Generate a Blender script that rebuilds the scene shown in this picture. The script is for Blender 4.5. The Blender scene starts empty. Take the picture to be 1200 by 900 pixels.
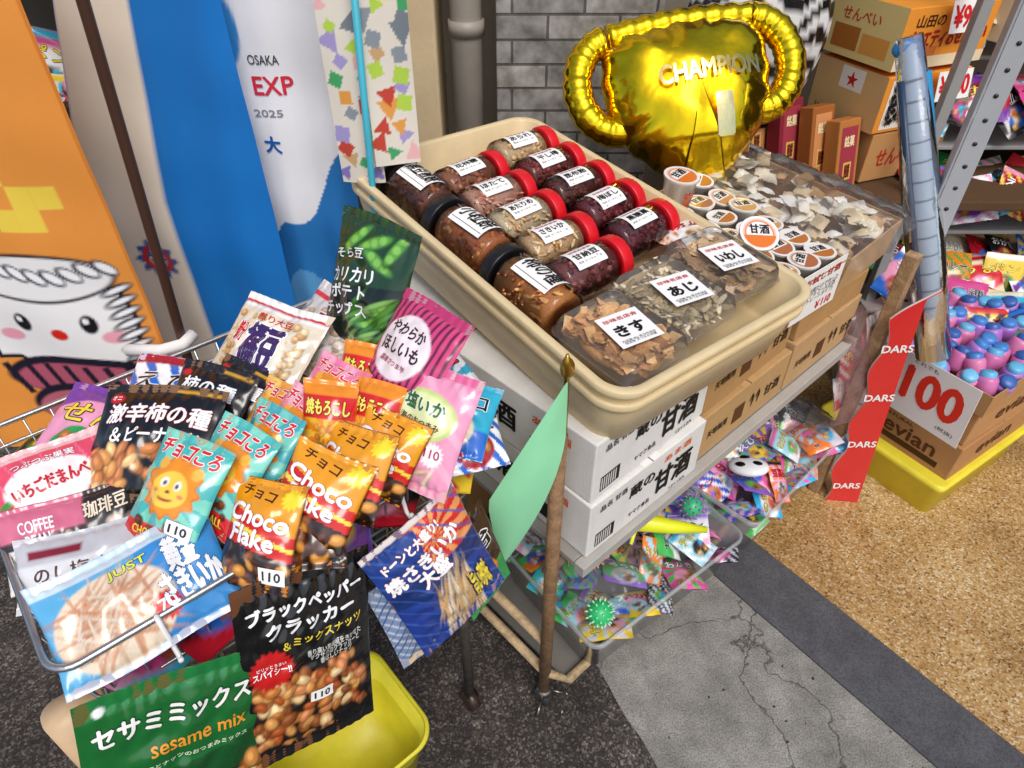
import bpy, bmesh, math, random
import numpy as np
from mathutils import Vector, Matrix, Euler
random.seed(7); np.random.seed(7)
R=random.random
def U(a,b): return random.uniform(a,b)
sc=bpy.context.scene
COL=sc.collection
def hx(s):
    s=s.lstrip('#'); r=[int(s[i:i+2],16)/255 for i in (0,2,4)]
    return tuple(((x/12.92) if x<=.04045 else ((x+.055)/1.055)**2.4) for x in r)
# ---------------------------------------------------------------- materials
MATS={}
def newmat(name):
    m=bpy.data.materials.new(name); m.use_nodes=True
    nt=m.node_tree; nt.nodes.clear()
    o=nt.nodes.new('ShaderNodeOutputMaterial'); b=nt.nodes.new('ShaderNodeBsdfPrincipled')
    nt.links.new(b.outputs[0],o.inputs[0]); return m,nt,b,o
def vmat(name,rough=.4,metal=0,spec=.5,coat=0,bump=0,bscale=200,cvar=0,vscale=20,detail=4,bdist=.003):
    if name in MATS: return MATS[name]
    m,nt,b,o=newmat(name); N=nt.nodes; L=nt.links
    a=N.new('ShaderNodeAttribute'); a.attribute_name='Col'
    b.inputs['Roughness'].default_value=rough; b.inputs['Metallic'].default_value=metal
    b.inputs['Specular IOR Level'].default_value=spec; b.inputs['Coat Weight'].default_value=coat; b.inputs['Coat Roughness'].default_value=.08
    tc=N.new('ShaderNodeTexCoord')
    src=a.outputs['Color']
    if cvar>0:
        n=N.new('ShaderNodeTexNoise'); n.inputs['Scale'].default_value=vscale; n.inputs['Detail'].default_value=6; n.inputs['Roughness'].default_value=.65
        L.new(tc.outputs['Object'],n.inputs['Vector'])
        mr=N.new('ShaderNodeMapRange'); mr.inputs[1].default_value=.3; mr.inputs[2].default_value=.7; mr.inputs[3].default_value=1-cvar; mr.inputs[4].default_value=1+cvar*.4
        L.new(n.outputs[0],mr.inputs[0])
        mx=N.new('ShaderNodeMix'); mx.data_type='RGBA'; mx.blend_type='MULTIPLY'; mx.inputs[0].default_value=1
        L.new(src,mx.inputs[6]); L.new(mr.outputs[0],mx.inputs[7]); src=mx.outputs[2]
    L.new(src,b.inputs['Base Color'])
    if bump>0:
        n2=N.new('ShaderNodeTexNoise'); n2.inputs['Scale'].default_value=bscale; n2.inputs['Detail'].default_value=detail
        L.new(tc.outputs['Object'],n2.inputs['Vector'])
        bp=N.new('ShaderNodeBump'); bp.inputs['Strength'].default_value=bump; bp.inputs['Distance'].default_value=bdist
        L.new(n2.outputs[0],bp.inputs['Height']); L.new(bp.outputs[0],b.inputs['Normal'])
    MATS[name]=m; return m
def clearmat(name,tint=(.97,.98,.98),milky=0.0,rough=.08,milkc=(.8,.8,.8),ior=1.45):
    if name in MATS: return MATS[name]
    m=bpy.data.materials.new(name); m.use_nodes=True; nt=m.node_tree; nt.nodes.clear(); N=nt.nodes; L=nt.links
    o=N.new('ShaderNodeOutputMaterial'); t=N.new('ShaderNodeBsdfTransparent'); t.inputs[0].default_value=(*tint,1)
    g=N.new('ShaderNodeBsdfGlossy'); g.inputs['Roughness'].default_value=rough
    f=N.new('ShaderNodeFresnel'); f.inputs[0].default_value=ior
    tc=N.new('ShaderNodeTexCoord'); n=N.new('ShaderNodeTexNoise'); n.inputs['Scale'].default_value=35; n.inputs['Detail'].default_value=3
    L.new(tc.outputs['Object'],n.inputs['Vector']); bp=N.new('ShaderNodeBump'); bp.inputs['Strength'].default_value=.35; bp.inputs['Distance'].default_value=.004
    L.new(n.outputs[0],bp.inputs['Height']); L.new(bp.outputs[0],g.inputs['Normal']); L.new(bp.outputs[0],f.inputs['Normal'])
    mx=N.new('ShaderNodeMixShader'); L.new(f.outputs[0],mx.inputs[0])
    base=t.outputs[0]
    if milky>0:
        d=N.new('ShaderNodeBsdfDiffuse'); d.inputs[0].default_value=(*milkc,1); m2=N.new('ShaderNodeMixShader'); m2.inputs[0].default_value=milky
        L.new(t.outputs[0],m2.inputs[1]); L.new(d.outputs[0],m2.inputs[2]); base=m2.outputs[0]
    L.new(base,mx.inputs[1]); L.new(g.outputs[0],mx.inputs[2]); L.new(mx.outputs[0],o.inputs[0])
    MATS[name]=m; return m
FILM=vmat('printed_film',.2,0,.6,.4,.12,60)
PAPER=vmat('paper',.65,0,.3,0,.08,150,.04,8)
CARD=vmat('cardboard',.8,0,.2,0,.25,180,.10,14)
PLAST=vmat('plastic',.34,0,.5,0,.08,90,.06,12)
DIRTY=vmat('used_plastic',.42,0,.45,0,.15,70,.14,9)
METAL=vmat('wire_metal',.28,.9,.5,0,.1,200,.15,40)
RUST=vmat('rusty_paint',.7,.15,.4,0,.8,160,.45,55)
FOIL=vmat('gold_foil',.16,1,.5,0,.5,10,0,1,3,.010)
CLOTH=vmat('banner_cloth',.6,0,.25,0,.12,300,.05,5)
FOOD=vmat('food',.55,0,.4,0,.6,300,.25,120)
WALLM=vmat('painted_wall',.85,0,.2,0,.4,60,.14,4)
CLEAR=clearmat('clear_plastic'); CLEARBAG=clearmat('clear_bag',(.97,.97,.97),.05,.15); MILKY=clearmat('milky_bin',(.9,.92,.92),.30,.2,(.8,.82,.82))
CLEARLID=clearmat('clear_lid',(.98,.98,.98),.045,.06,(.95,.95,.95))
CLEARTHIN=clearmat('clear_sleeve',(.9,.95,1),.12,.1)
FOGBAG=clearmat('fog_bag',(.95,.95,.95),.28,.15,(.85,.85,.83))
# ---------------------------------------------------------------- text
_T={}
def tmesh(body):
    if body in _T: return _T[body]
    cu=bpy.data.curves.new('t','FONT'); cu.body=body; cu.size=1; cu.resolution_u=3; cu.align_x='CENTER'; cu.space_line=.85
    ob=bpy.data.objects.new('t',cu); COL.objects.link(ob)
    dg=bpy.context.evaluated_depsgraph_get(); dg.update(); oe=ob.evaluated_get(dg); me=oe.to_mesh()
    n=len(me.vertices); v=np.zeros(n*3); me.vertices.foreach_get('co',v); v=v.reshape(-1,3)[:,:2].copy()
    f=[tuple(p.vertices) for p in me.polygons]; oe.to_mesh_clear()
    bpy.data.objects.remove(ob); bpy.data.curves.remove(cu)
    mn=v.min(0); mx=v.max(0); v=(v-(mn+mx)/2)/np.maximum(mx-mn,1e-6)
    _T[body]=(v,f); return _T[body]
def tsub(v,f,L):
    bm=bmesh.new(); vs=[bm.verts.new((x,y,0)) for x,y in v]
    for q in f:
        try: bm.faces.new([vs[i] for i in q])
        except: pass
    for _ in range(3):
        le=[e for e in bm.edges if e.calc_length()>L]
        if not le: break
        bmesh.ops.subdivide_edges(bm,edges=le,cuts=1); bmesh.ops.triangulate(bm,faces=bm.faces[:])
    bm.verts.index_update(); v2=np.array([(a.co.x,a.co.y) for a in bm.verts]); f2=[tuple(a.index for a in q.verts) for q in bm.faces]; bm.free()
    return v2,f2
# ---------------------------------------------------------------- mesh builder
def tf(M,v):
    v=np.asarray(v,float)
    if M is None: return v
    A=np.array(M); return v@A[:3,:3].T+A[:3,3]
class MB:
    def __init__(s): s.V=[];s.F=[];s.M=[];s.S=[];s.C=[];s.n=0;s.mats=[]
    def add(s,v,f,mat,col=(1,1,1),M=None,smooth=True):
        v=tf(M,v)
        if mat not in s.mats: s.mats.append(mat)
        k=s.mats.index(mat); n=s.n
        s.V.append(v); col=np.asarray(col,float)
        s.C.append(np.tile(col,(len(v),1)) if col.ndim==1 else col)
        s.F.extend([tuple(i+n for i in q) for q in f]); s.M.extend([k]*len(f)); s.S.extend([smooth]*len(f)); s.n+=len(v)
    def done(s,name,M=None,parent=None):
        me=bpy.data.meshes.new(name); V=np.concatenate(s.V); me.from_pydata(V.tolist(),[],s.F)
        for m in s.mats: me.materials.append(m)
        me.polygons.foreach_set('material_index',s.M); me.polygons.foreach_set('use_smooth',s.S)
        C=np.ones((len(V),4)); C[:,:3]=np.concatenate(s.C)
        a=me.color_attributes.new('Col','FLOAT_COLOR','POINT'); a.data.foreach_set('color',C.ravel())
        me.update(); ob=bpy.data.objects.new(name,me); COL.objects.link(ob)
        if M is not None: ob.matrix_world=M
        if parent: ob.parent=parent
        return ob
    def box(s,x0,y0,z0,x1,y1,z1,mat,col,bev=.002,M=None):
        bm=bmesh.new(); bmesh.ops.create_cube(bm,size=1)
        for v in bm.verts: v.co=Vector(((x0+x1)/2+v.co.x*(x1-x0),(y0+y1)/2+v.co.y*(y1-y0),(z0+z1)/2+v.co.z*(z1-z0)))
        if bev>0: bmesh.ops.bevel(bm,geom=bm.edges[:],offset=bev,segments=2,affect='EDGES',profile=.5)
        bm.verts.index_update(); v=[tuple(a.co) for a in bm.verts]; f=[tuple(a.index for a in q.verts) for q in bm.faces]; bm.free()
        s.add(v,f,mat,col,M,False)
    def tube(s,path,r,mat,col,seg=8,M=None,closed=False,cap=True):
        P=[Vector(p) for p in path]; n=len(P); rr=r if isinstance(r,(list,tuple)) else [r]*n
        vs=[];fs=[]; up=Vector((0,0,1)); last=None
        for i,p in enumerate(P):
            if closed: d=(P[(i+1)%n]-P[i-1])
            else: d=P[min(i+1,n-1)]-P[max(i-1,0)]
            d.normalize()
            if last is None:
                a=d.cross(up if abs(d.z)<.95 else Vector((1,0,0)))
            else: a=last-last.dot(d)*d
            a.normalize(); b=d.cross(a); last=a
            for k in range(seg):
                t=2*math.pi*k/seg; vs.append(p+(a*math.cos(t)+b*math.sin(t))*rr[i])
        m=n if closed else n-1
        for i in range(m):
            for k in range(seg):
                fs.append((i*seg+k,((i+1)%n)*seg+k,((i+1)%n)*seg+(k+1)%seg,i*seg+(k+1)%seg))
        if cap and not closed: fs.append(tuple(range(seg))); fs.append(tuple((n-1)*seg+k for k in range(seg))[::-1])
        s.add([tuple(v) for v in vs],fs,mat,col,M)
    def ell(s,c,r,mat,col,M=None,nu=12,nv=8,rot=None):
        vs=[];fs=[]
        Rm=Euler(rot).to_matrix() if rot else None
        for j in range(nv+1):
            ph=math.pi*j/nv
            for i in range(nu):
                th=2*math.pi*i/nu
                p=Vector((r[0]*math.sin(ph)*math.cos(th),r[1]*math.sin(ph)*math.sin(th),r[2]*math.cos(ph)))
                if Rm: p=Rm@p
                vs.append((p.x+c[0],p.y+c[1],p.z+c[2]))
        for j in range(nv):
            for i in range(nu): fs.append((j*nu+i,(j+1)*nu+i,(j+1)*nu+(i+1)%nu,j*nu+(i+1)%nu))
        s.add(vs,fs,mat,col,M)
    def loft(s,loops,mat,col,M=None,capb=True,capt=False,smooth=True):
        k=len(loops[0]); vs=[p for l in loops for p in l]; fs=[]
        for j in range(len(loops)-1):
            for i in range(k): fs.append((j*k+i,j*k+(i+1)%k,(j+1)*k+(i+1)%k,(j+1)*k+i))
        if capb: fs.append(tuple(range((len(loops)-1)*k,len(loops)*k)))
        if capt: fs.append(tuple(range(k))[::-1])
        s.add(vs,fs,mat,col,M,smooth)
    def text(s,body,cx,cy,w,h,col,rot=0,bold=0,out=None,ow=.05,surf=None,M=None,off=.0008,mat=None,sub=0):
        v,f=tmesh(body); v=v*np.array([w,h])
        if sub and max(w,h)>sub: v,f=tsub(v,f,sub)
        if rot:
            c,t=math.cos(rot),math.sin(rot); v=v@np.array([[c,t],[-t,c]])
        v=v+np.array([cx,cy]); nl=body.count('\n')+1; e=h/nl
        def put(dx,dy,o,cl):
            q=v+np.array([dx,dy])
            if surf is None: p=np.column_stack([q,np.full(len(q),o)])
            else: p=surf(q[:,0],q[:,1],o)
            s.add(p,f,mat or FILM,cl,M,False)
        z=off
        if out is not None:
            for i in range(8):
                a=i*math.pi/4; put(math.cos(a)*ow*e,math.sin(a)*ow*e,z,out); z+=3e-5
            z+=1.5e-4
        put(0,0,z,col)
        if bold:
            for i,(dx,dy) in enumerate(((1,0),(-1,0),(0,1),(0,-1))):
                z+=3e-5; put(dx*bold*e,dy*bold*e,z,col)
    def quad(s,x0,y0,x1,y1,col,mat,M=None,off=.0005):
        s.add([(x0,y0,off),(x1,y0,off),(x1,y1,off),(x0,y1,off)],[(0,1,2,3)],mat,col,M,False)
def rr(w,l,r,z,seg=6,cx=0,cy=0):
    P=[]; r=min(r,w/2-1e-4,l/2-1e-4)
    for (sx,sy,a0) in ((1,1,0),(-1,1,90),(-1,-1,180),(1,-1,270)):
        for k in range(seg+1):
            a=math.radians(a0+90*k/seg); P.append((cx+sx*(w/2-r)+r*math.cos(a),cy+sy*(l/2-r)+r*math.sin(a),z))
    return P
def frame(o,yaw): return Matrix.Translation(Vector(o))@Matrix.Rotation(math.radians(yaw),4,'Z')
def empty(name,M=None):
    e=bpy.data.objects.new(name,None); e.empty_display_size=.1; COL.objects.link(e)
    if M is not None: e.matrix_world=M
    return e
# ---------------------------------------------------------------- printed artwork on a grid
class Art:
    def __init__(s,Un,Vn,w,h,step,base):
        s.U=Un;s.V=Vn;s.w=w;s.h=h;s.st=step; s.X=Un*w; s.Y=Vn*h; s.col=np.tile(np.array(hx(base)),(len(Un),1))
    def m(s,a,c):
        c=np.array(hx(c)) if isinstance(c,str) else np.asarray(c); a=a[:,None]; s.col=s.col*(1-a)+c*a
    def sd(s,d,c): s.m(np.clip(.5-d/s.st,0,1),c)
    def rect(s,x0,y0,x1,y1,c,rot=0):
        cx,cy=(x0+x1)/2*s.w,(y0+y1)/2*s.h; dx,dy=s.X-cx,s.Y-cy
        if rot: co,si=math.cos(rot),math.sin(rot); dx,dy=dx*co+dy*si,-dx*si+dy*co
        s.sd(np.maximum(abs(dx)-(x1-x0)/2*s.w,abs(dy)-(y1-y0)/2*s.h),c)
    def ell(s,cx,cy,rx,ry,c,rot=0):
        dx,dy=s.X-cx*s.w,s.Y-cy*s.h
        if rot: co,si=math.cos(rot),math.sin(rot); dx,dy=dx*co+dy*si,-dx*si+dy*co
        rx*=s.w; ry*=s.w; q=np.sqrt((dx/rx)**2+(dy/ry)**2); s.sd((q-1)*min(rx,ry),c)
    def burst(s,cx,cy,r,c,n=16,k=.2):
        dx,dy=s.X-cx*s.w,s.Y-cy*s.h; q=np.sqrt(dx**2+dy**2); a=np.arctan2(dy,dx); s.sd(q-r*s.w*(1+k*np.cos(a*n)),c)
    def rays(s,cx,cy,c,n=12,x0=0,y0=0,x1=1,y1=1):
        a=np.arctan2(s.Y-cy*s.h,s.X-cx*s.w); m=((np.cos(a*n)>0)&(s.U>x0)&(s.U<x1)&(s.V>y0)&(s.V<y1)).astype(float); s.m(m,c)
    def poly(s,pts,c):
        x,y=s.U,s.V; ins=np.zeros(len(x),bool); n=len(pts)
        for i in range(n):
            xi,yi=pts[i]; xj,yj=pts[i-1]
            if yi==yj: continue
            ins^=((yi>y)!=(yj>y))&(x<(xj-xi)*(y-yi)/(yj-yi)+xi)
        s.m(ins.astype(float),c)
    def stripes(s,rot,per,c,duty=.5):
        q=(s.X*math.cos(rot)+s.Y*math.sin(rot))/per; s.m(((q%1)<duty).astype(float),c)
    def nuts(s,x0,y0,x1,y1,n,cols,size=.05,asp=1.6,seed=1):
        rg=random.Random(seed)
        for i in range(n):
            cx=rg.uniform(x0,x1); cy=rg.uniform(y0,y1); r=size*rg.uniform(.7,1.2); a=rg.uniform(0,3.14); c=np.array(hx(rg.choice(cols)))
            s.ell(cx,cy,r*asp,r,c*.35,a); s.ell(cx-.004,cy+.004,r*asp*.88,r*.86,c,a); s.ell(cx-.012,cy+.01,r*asp*.45,r*.35,np.minimum(c*1.5+.04,1),a)
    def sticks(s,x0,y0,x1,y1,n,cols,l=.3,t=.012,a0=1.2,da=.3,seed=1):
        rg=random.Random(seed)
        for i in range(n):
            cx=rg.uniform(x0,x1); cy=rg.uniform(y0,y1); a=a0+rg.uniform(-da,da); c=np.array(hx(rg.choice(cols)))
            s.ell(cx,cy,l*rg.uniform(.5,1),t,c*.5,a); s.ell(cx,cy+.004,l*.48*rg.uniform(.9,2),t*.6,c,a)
def wrinkle(seed,amp):
    rg=random.Random(seed); T=[]
    for i in range(6):
        a=rg.uniform(0,6.28); lam=rg.choice([.022,.03,.045,.07]); T.append((math.cos(a)*6.283/lam,math.sin(a)*6.283/lam,rg.uniform(0,6.28),lam/.05))
    def f(x,y):
        z=0
        for a,b,c,k in T: z=z+np.sin(a*x+b*y+c+1.3*np.sin(b*x*.5-a*y*.4))*k
        return z*amp/3
    return f
def bag(name,c,e,w,h,art,texts=(),T=.02,seed=0,step=.0022,bend=0.0,shift=(0,0),mat=None,seal=.07,wr=.0024,parent=None,roll=0,price=None):
    mat=mat or FILM
    M=Matrix.Translation(Vector(c))@Euler(e).to_matrix().to_4x4()@Matrix.Rotation(roll,4,'Z')@Matrix.Translation((shift[0],shift[1],0))
    nx=max(8,int(w/step)); ny=max(8,int(h/step))
    wf=wrinkle(seed+11,wr)
    def surf(x,y,o=0):
        u=np.clip(x/w+.5,0,1); v=np.clip(y/h+.5,0,1); vs=np.clip((v-seal)/(1-2*seal),0,1)
        b=np.power(np.sin(math.pi*u),.6)*np.power(np.sin(math.pi*vs),.55)
        edge=np.exp(-(vs*(1-vs))/.045)
        z=T*b+wf(x,y)*(.35+b)+.0018*np.sin(x*2*math.pi/.017+2*np.sin(x*60+seed))*edge*np.where((vs>0)&(vs<1),1,.35)+bend*(x/w*2)**2*.02+.25*bend*.02*(y/h*2)**2
        z=z+np.where((v<seal*.8)|(v>1-seal*.8),.00035*np.sin(y*2*math.pi/.0045),0)
        xx=x*(1-.05*np.sin(math.pi*v)*(T/.02))
        return np.column_stack([xx,y+.003*np.sin(x*30+seed),z+o])
    ug,vg=np.meshgrid(np.linspace(0,1,nx+1),np.linspace(0,1,ny+1)); ug=ug.ravel(); vg=vg.ravel()
    A=Art(ug,vg,w,h,step,'ffffff'); art(A)
    P=surf((ug-.5)*w,(vg-.5)*h)
    i=np.arange(nx); j=np.arange(ny); I,J=np.meshgrid(i,j); a=(J*(nx+1)+I).ravel()
    F=np.column_stack([a,a+1,a+nx+2,a+nx+1]).tolist()
    mb=MB(); mb.add(P,F,mat,A.col)
    bx,by=np.meshgrid(np.linspace(0,1,13),np.linspace(0,1,15)); bx=bx.ravel(); by=by.ravel(); Q=surf((bx-.5)*w,(by-.5)*h)
    vs=np.clip((by-seal)/(1-2*seal),0,1); Q[:,2]-=1.7*T*np.power(np.sin(math.pi*bx),.6)*np.power(np.sin(math.pi*vs),.55)+.0003
    bf=[(jj*13+ii,(jj+1)*13+ii,(jj+1)*13+ii+1,jj*13+ii+1) for jj in range(14) for ii in range(12)]
    mb.add(Q,bf,mat,A.col.mean(0))
    for t in texts:
        body,cx,cy,tw,th,col=t[:6]; o=t[6] if len(t)>6 else {}
        mb.text(body,(cx-.5)*w,(cy-.5)*h,tw*w,th*h,hx(col),rot=o.get('rot',0),bold=o.get('b',.02),out=hx(o['o']) if 'o' in o else None,ow=o.get('ow',.07),surf=surf,off=.0008,sub=.005,mat=mat)
    if price:
        px,py=(price[0]-.5)*w,(price[1]-.5)*h; xs,ys=np.meshgrid(np.linspace(-.016,.016,5),np.linspace(-.009,.009,4)); xs=xs.ravel(); ys=ys.ravel()
        mb.add(surf(px+xs,py+ys,.0018),[(q*5+p,q*5+p+1,q*5+p+6,q*5+p+5) for q in range(3) for p in range(4)],PAPER,hx('f8f8f4'))
        mb.text('110',px,py,.022,.010,hx('303038'),bold=.04,surf=surf,off=.0024,mat=PAPER)
    return mb.done(name,M,parent)
WORDS=["チョコ","あられ","ガム","ラムネ","グミ","いか","豆菓子","えび","飴","の種","おかき","カレー","せん","うま","ポン","キャンディ"]
PAL=['e0303a','f08a1c','f6d23a','2f9e4f','2a6fd0','f2a0c0','7b3fa0','ffffff','14161a','38b8d8','b01828','f4e6c0','d94f8f','3a2418']
def rand_art(seed,pal=None):
    rg=random.Random(seed); b,c1,c2,c3=rg.sample(pal or PAL,4)
    def f(A):
        A.m(np.ones(len(A.U)),b)
        k=rg.randrange(4)
        if k==0: A.rays(.5,.5,c1,10)
        elif k==1: A.rect(0,0,1,.35,c1)
        elif k==2: A.stripes(.7,A.w*.22,c1,.4)
        else: A.ell(.5,.5,.6,.35,c1)
        A.ell(.5,.32,.3,.25,c2); A.nuts(.3,.15,.7,.45,8,['b8702c','8a4a1c','e0b060',c3 if c3!='ffffff' else 'd08030'],.06,1.3,seed)
        if rg.random()<.5: A.rect(0,.88,1,1,c3)
    t=rg.choice(WORDS); tc=rg.choice(['ffffff','e0202a','f8e040','101010']); oc='101010' if tc!='101010' else 'ffffff'
    return f,[(t,.5,.68,.75,.2,tc,{'o':oc,'b':.02,'rot':rg.uniform(-.15,.15)})]
TOYP=['e85aa8','38b8e8','f6d23a','50c060','9060d0','f4f4f4','f08030','d8d8e4','4060d0','a8e0f0','f8b0d0','202830']
def packets(name,items,step=.006,parent=None,pal=None):
    mb=MB()
    for (M,w,h,sd) in items:
        nx=max(6,int(w/step)); ny=max(6,int(h/step)); ug,vg=np.meshgrid(np.linspace(0,1,nx+1),np.linspace(0,1,ny+1)); ug=ug.ravel(); vg=vg.ravel()
        f,t=rand_art(sd,pal); A=Art(ug,vg,w,h,step,'ffffff'); f(A); wf=wrinkle(sd,.0018)
        def surf(x,y,o=0):
            u=np.clip(x/w+.5,0,1); v=np.clip(y/h+.5,0,1); z=.010*np.power(np.sin(math.pi*u),.6)*np.power(np.sin(math.pi*v),.5)+wf(x,y)
            return np.column_stack([x,y,z+o])
        P=surf((ug-.5)*w,(vg-.5)*h); Q=P.copy(); Q[:,2]=-Q[:,2]*.6-.001
        F=[(j*(nx+1)+i,j*(nx+1)+i+1,(j+1)*(nx+1)+i+1,(j+1)*(nx+1)+i) for j in range(ny) for i in range(nx)]
        mb.add(P,F,FILM,A.col,M); mb.add(Q,[q[::-1] for q in F],FILM,A.col,M)
        body,cx,cy,tw,th,col,o=t[0]
        mb.text(body,0,(cy-.5)*h,tw*w,th*h,hx(col),bold=.02,out=hx(o['o']),surf=surf,M=M,off=.0012)
    return mb.done(name,None,parent)
# ================================================================ GROUND
def procmat(name,build):
    m,nt,b,o=newmat(name); build(nt.nodes,nt.links,b); return m
def ramp(N,stops):
    r=N.new('ShaderNodeValToRGB'); e=r.color_ramp.elements
    while len(e)<len(stops): e.new(.5)
    for k,(p,c) in enumerate(stops): e[k].position=p; e[k].color=(*hx(c),1)
    return r
def mul(N,L,a,b,f=1):
    mx=N.new('ShaderNodeMix'); mx.data_type='RGBA'; mx.blend_type='MULTIPLY'; mx.inputs[0].default_value=f; L.new(a,mx.inputs[6]); L.new(b,mx.inputs[7]); return mx.outputs[2]
def noise(N,L,tc,s,d,r=.5):
    n=N.new('ShaderNodeTexNoise'); n.inputs['Scale'].default_value=s; n.inputs['Detail'].default_value=d; n.inputs['Roughness'].default_value=r; L.new(tc.outputs['Object'],n.inputs['Vector']); return n
def b_asph(N,L,b):
    tc=N.new('ShaderNodeTexCoord'); n=noise(N,L,tc,230,4); n2=noise(N,L,tc,5,8,.7)
    v=N.new('ShaderNodeTexVoronoi'); v.inputs['Scale'].default_value=190; L.new(tc.outputs['Object'],v.inputs['Vector']); sx=N.new('ShaderNodeSeparateColor'); L.new(v.outputs['Color'],sx.inputs[0])
    rv=ramp(N,[(0,'4a4440'),(.55,'5e5854'),(.85,'8a827a'),(1,'b0a89c')]); L.new(sx.outputs[0],rv.inputs[0])
    r=ramp(N,[(.3,'8a8886'),(.6,'ffffff')]); L.new(n.outputs[0],r.inputs[0])
    r2=ramp(N,[(.28,'6e6a68'),(.5,'b8b4b0'),(.72,'ffffff')]); L.new(n2.outputs[0],r2.inputs[0])
    L.new(mul(N,L,mul(N,L,rv.outputs[0],r.outputs[0]),r2.outputs[0]),b.inputs['Base Color'])
    b.inputs['Roughness'].default_value=.85; bp=N.new('ShaderNodeBump'); bp.inputs['Strength'].default_value=.7; bp.inputs['Distance'].default_value=.002; L.new(n.outputs[0],bp.inputs['Height']); L.new(bp.outputs[0],b.inputs['Normal'])
def b_conc(N,L,b):
    tc=N.new('ShaderNodeTexCoord'); n=noise(N,L,tc,9,10,.7)
    r=ramp(N,[(.28,'75736d'),(.5,'959289'),(.72,'b3b0a6')]); L.new(n.outputs[0],r.inputs[0])
    nf=noise(N,L,tc,260,3); rf=ramp(N,[(.35,'a8a8a8'),(.6,'ffffff')]); L.new(nf.outputs[0],rf.inputs[0])
    nd=noise(N,L,tc,7,6)
    ma=N.new('ShaderNodeMixRGB'); ma.blend_type='ADD'; ma.inputs[0].default_value=.22; L.new(tc.outputs['Object'],ma.inputs[1]); L.new(nd.outputs['Color'],ma.inputs[2])
    v=N.new('ShaderNodeTexVoronoi'); v.feature='DISTANCE_TO_EDGE'; v.inputs['Scale'].default_value=2.6; L.new(ma.outputs[0],v.inputs['Vector'])
    rc=ramp(N,[(0,'625e58'),(.007,'ffffff')]); L.new(v.outputs['Distance'],rc.inputs[0])
    src=mul(N,L,r.outputs[0],rf.outputs[0],.8); src=mul(N,L,src,rc.outputs[0],.8)
    v2=N.new('ShaderNodeTexVoronoi'); v2.inputs['Scale'].default_value=6; L.new(ma.outputs[0],v2.inputs['Vector']); r4=ramp(N,[(.03,'6e6c68'),(.10,'ffffff')]); L.new(v2.outputs['Distance'],r4.inputs[0])
    src=mul(N,L,src,r4.outputs[0],.7)
    L.new(src,b.inputs['Base Color']); b.inputs['Roughness'].default_value=.8
    bp=N.new('ShaderNodeBump'); bp.inputs['Strength'].default_value=.5; bp.inputs['Distance'].default_value=.003; L.new(rc.outputs[0],bp.inputs['Height'])
    bp2=N.new('ShaderNodeBump'); bp2.inputs['Strength'].default_value=.3; bp2.inputs['Distance'].default_value=.002; L.new(nf.outputs[0],bp2.inputs['Height']); L.new(bp.outputs[0],bp2.inputs['Normal']); L.new(bp2.outputs[0],b.inputs['Normal'])
def b_terr(N,L,b):
    tc=N.new('ShaderNodeTexCoord'); v=N.new('ShaderNodeTexVoronoi'); v.inputs['Scale'].default_value=210; L.new(tc.outputs['Object'],v.inputs['Vector'])
    sx=N.new('ShaderNodeSeparateColor'); L.new(v.outputs['Color'],sx.inputs[0])
    r=ramp(N,[(0,'7c5c34'),(.10,'b08a52'),(.30,'c6a066'),(.6,'ceac72'),(.85,'dcc698'),(1,'f0e4c8')]); L.new(sx.outputs[0],r.inputs[0])
    n=noise(N,L,tc,3,8,.65); r2=ramp(N,[(.3,'b8a68c'),(.5,'e4dacc'),(.7,'ffffff')]); L.new(n.outputs[0],r2.inputs[0])
    s=mul(N,L,r.outputs[0],r2.outputs[0],.95)
    L.new(s,b.inputs['Base Color'])
    b.inputs['Roughness'].default_value=.32; b.inputs['Specular IOR Level'].default_value=.4
    bp=N.new('ShaderNodeBump'); bp.inputs['Strength'].default_value=.12; bp.inputs['Distance'].default_value=.004; L.new(n.outputs[0],bp.inputs['Height']); L.new(bp.outputs[0],b.inputs['Normal'])
def b_band(N,L,b):
    tc=N.new('ShaderNodeTexCoord'); n=noise(N,L,tc,14,10,.75)
    r=ramp(N,[(.3,'4c4c4e'),(.7,'646467')]); L.new(n.outputs[0],r.inputs[0]); nf=noise(N,L,tc,250,3); rf=ramp(N,[(.35,'c8c8c8'),(.6,'ffffff')]); L.new(nf.outputs[0],rf.inputs[0])
    L.new(mul(N,L,r.outputs[0],rf.outputs[0]),b.inputs['Base Color']); b.inputs['Roughness'].default_value=.6
    bp=N.new('ShaderNodeBump'); bp.inputs['Strength'].default_value=.2; bp.inputs['Distance'].default_value=.002; L.new(nf.outputs[0],bp.inputs['Height']); L.new(bp.outputs[0],b.inputs['Normal'])
M_ASPH=procmat('asphalt',b_asph); M_CONC=procmat('concrete',b_conc); M_TERR=procmat('terrazzo',b_terr); M_BAND=procmat('threshold_strip',b_band)
def slab(name,pts,z,mat,th=.05):
    mb=MB(); n=len(pts); v=[(x,y,z) for x,y in pts]+[(x,y,z-th) for x,y in pts]
    f=[tuple(range(n))]+[(i,i+n,(i+1)%n+n,(i+1)%n) for i in range(n)]
    mb.add(v,f,mat,(1,1,1),None,False); return mb.done(name)
slab('ground',[(-40,-40),(40,-40),(40,40),(-40,40)],0,M_ASPH,.1)
D=Vector((.607,-.794)); B1=Vector((.539,1.105)); B3=Vector((.683,1.205))
def along(p,t): q=p+D*t; return (q.x,q.y)
slab('concrete_pavement',[(.087,1.074),(.205,.84),(.232,.78),(.246,.745),(.262,.71),(.29,.665),(.317,.603),(.36,.50),(.62,0.0),(2.2,-2.6),along(B1,4.5),along(B1,-.9)],.004,M_CONC,.003)
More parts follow.
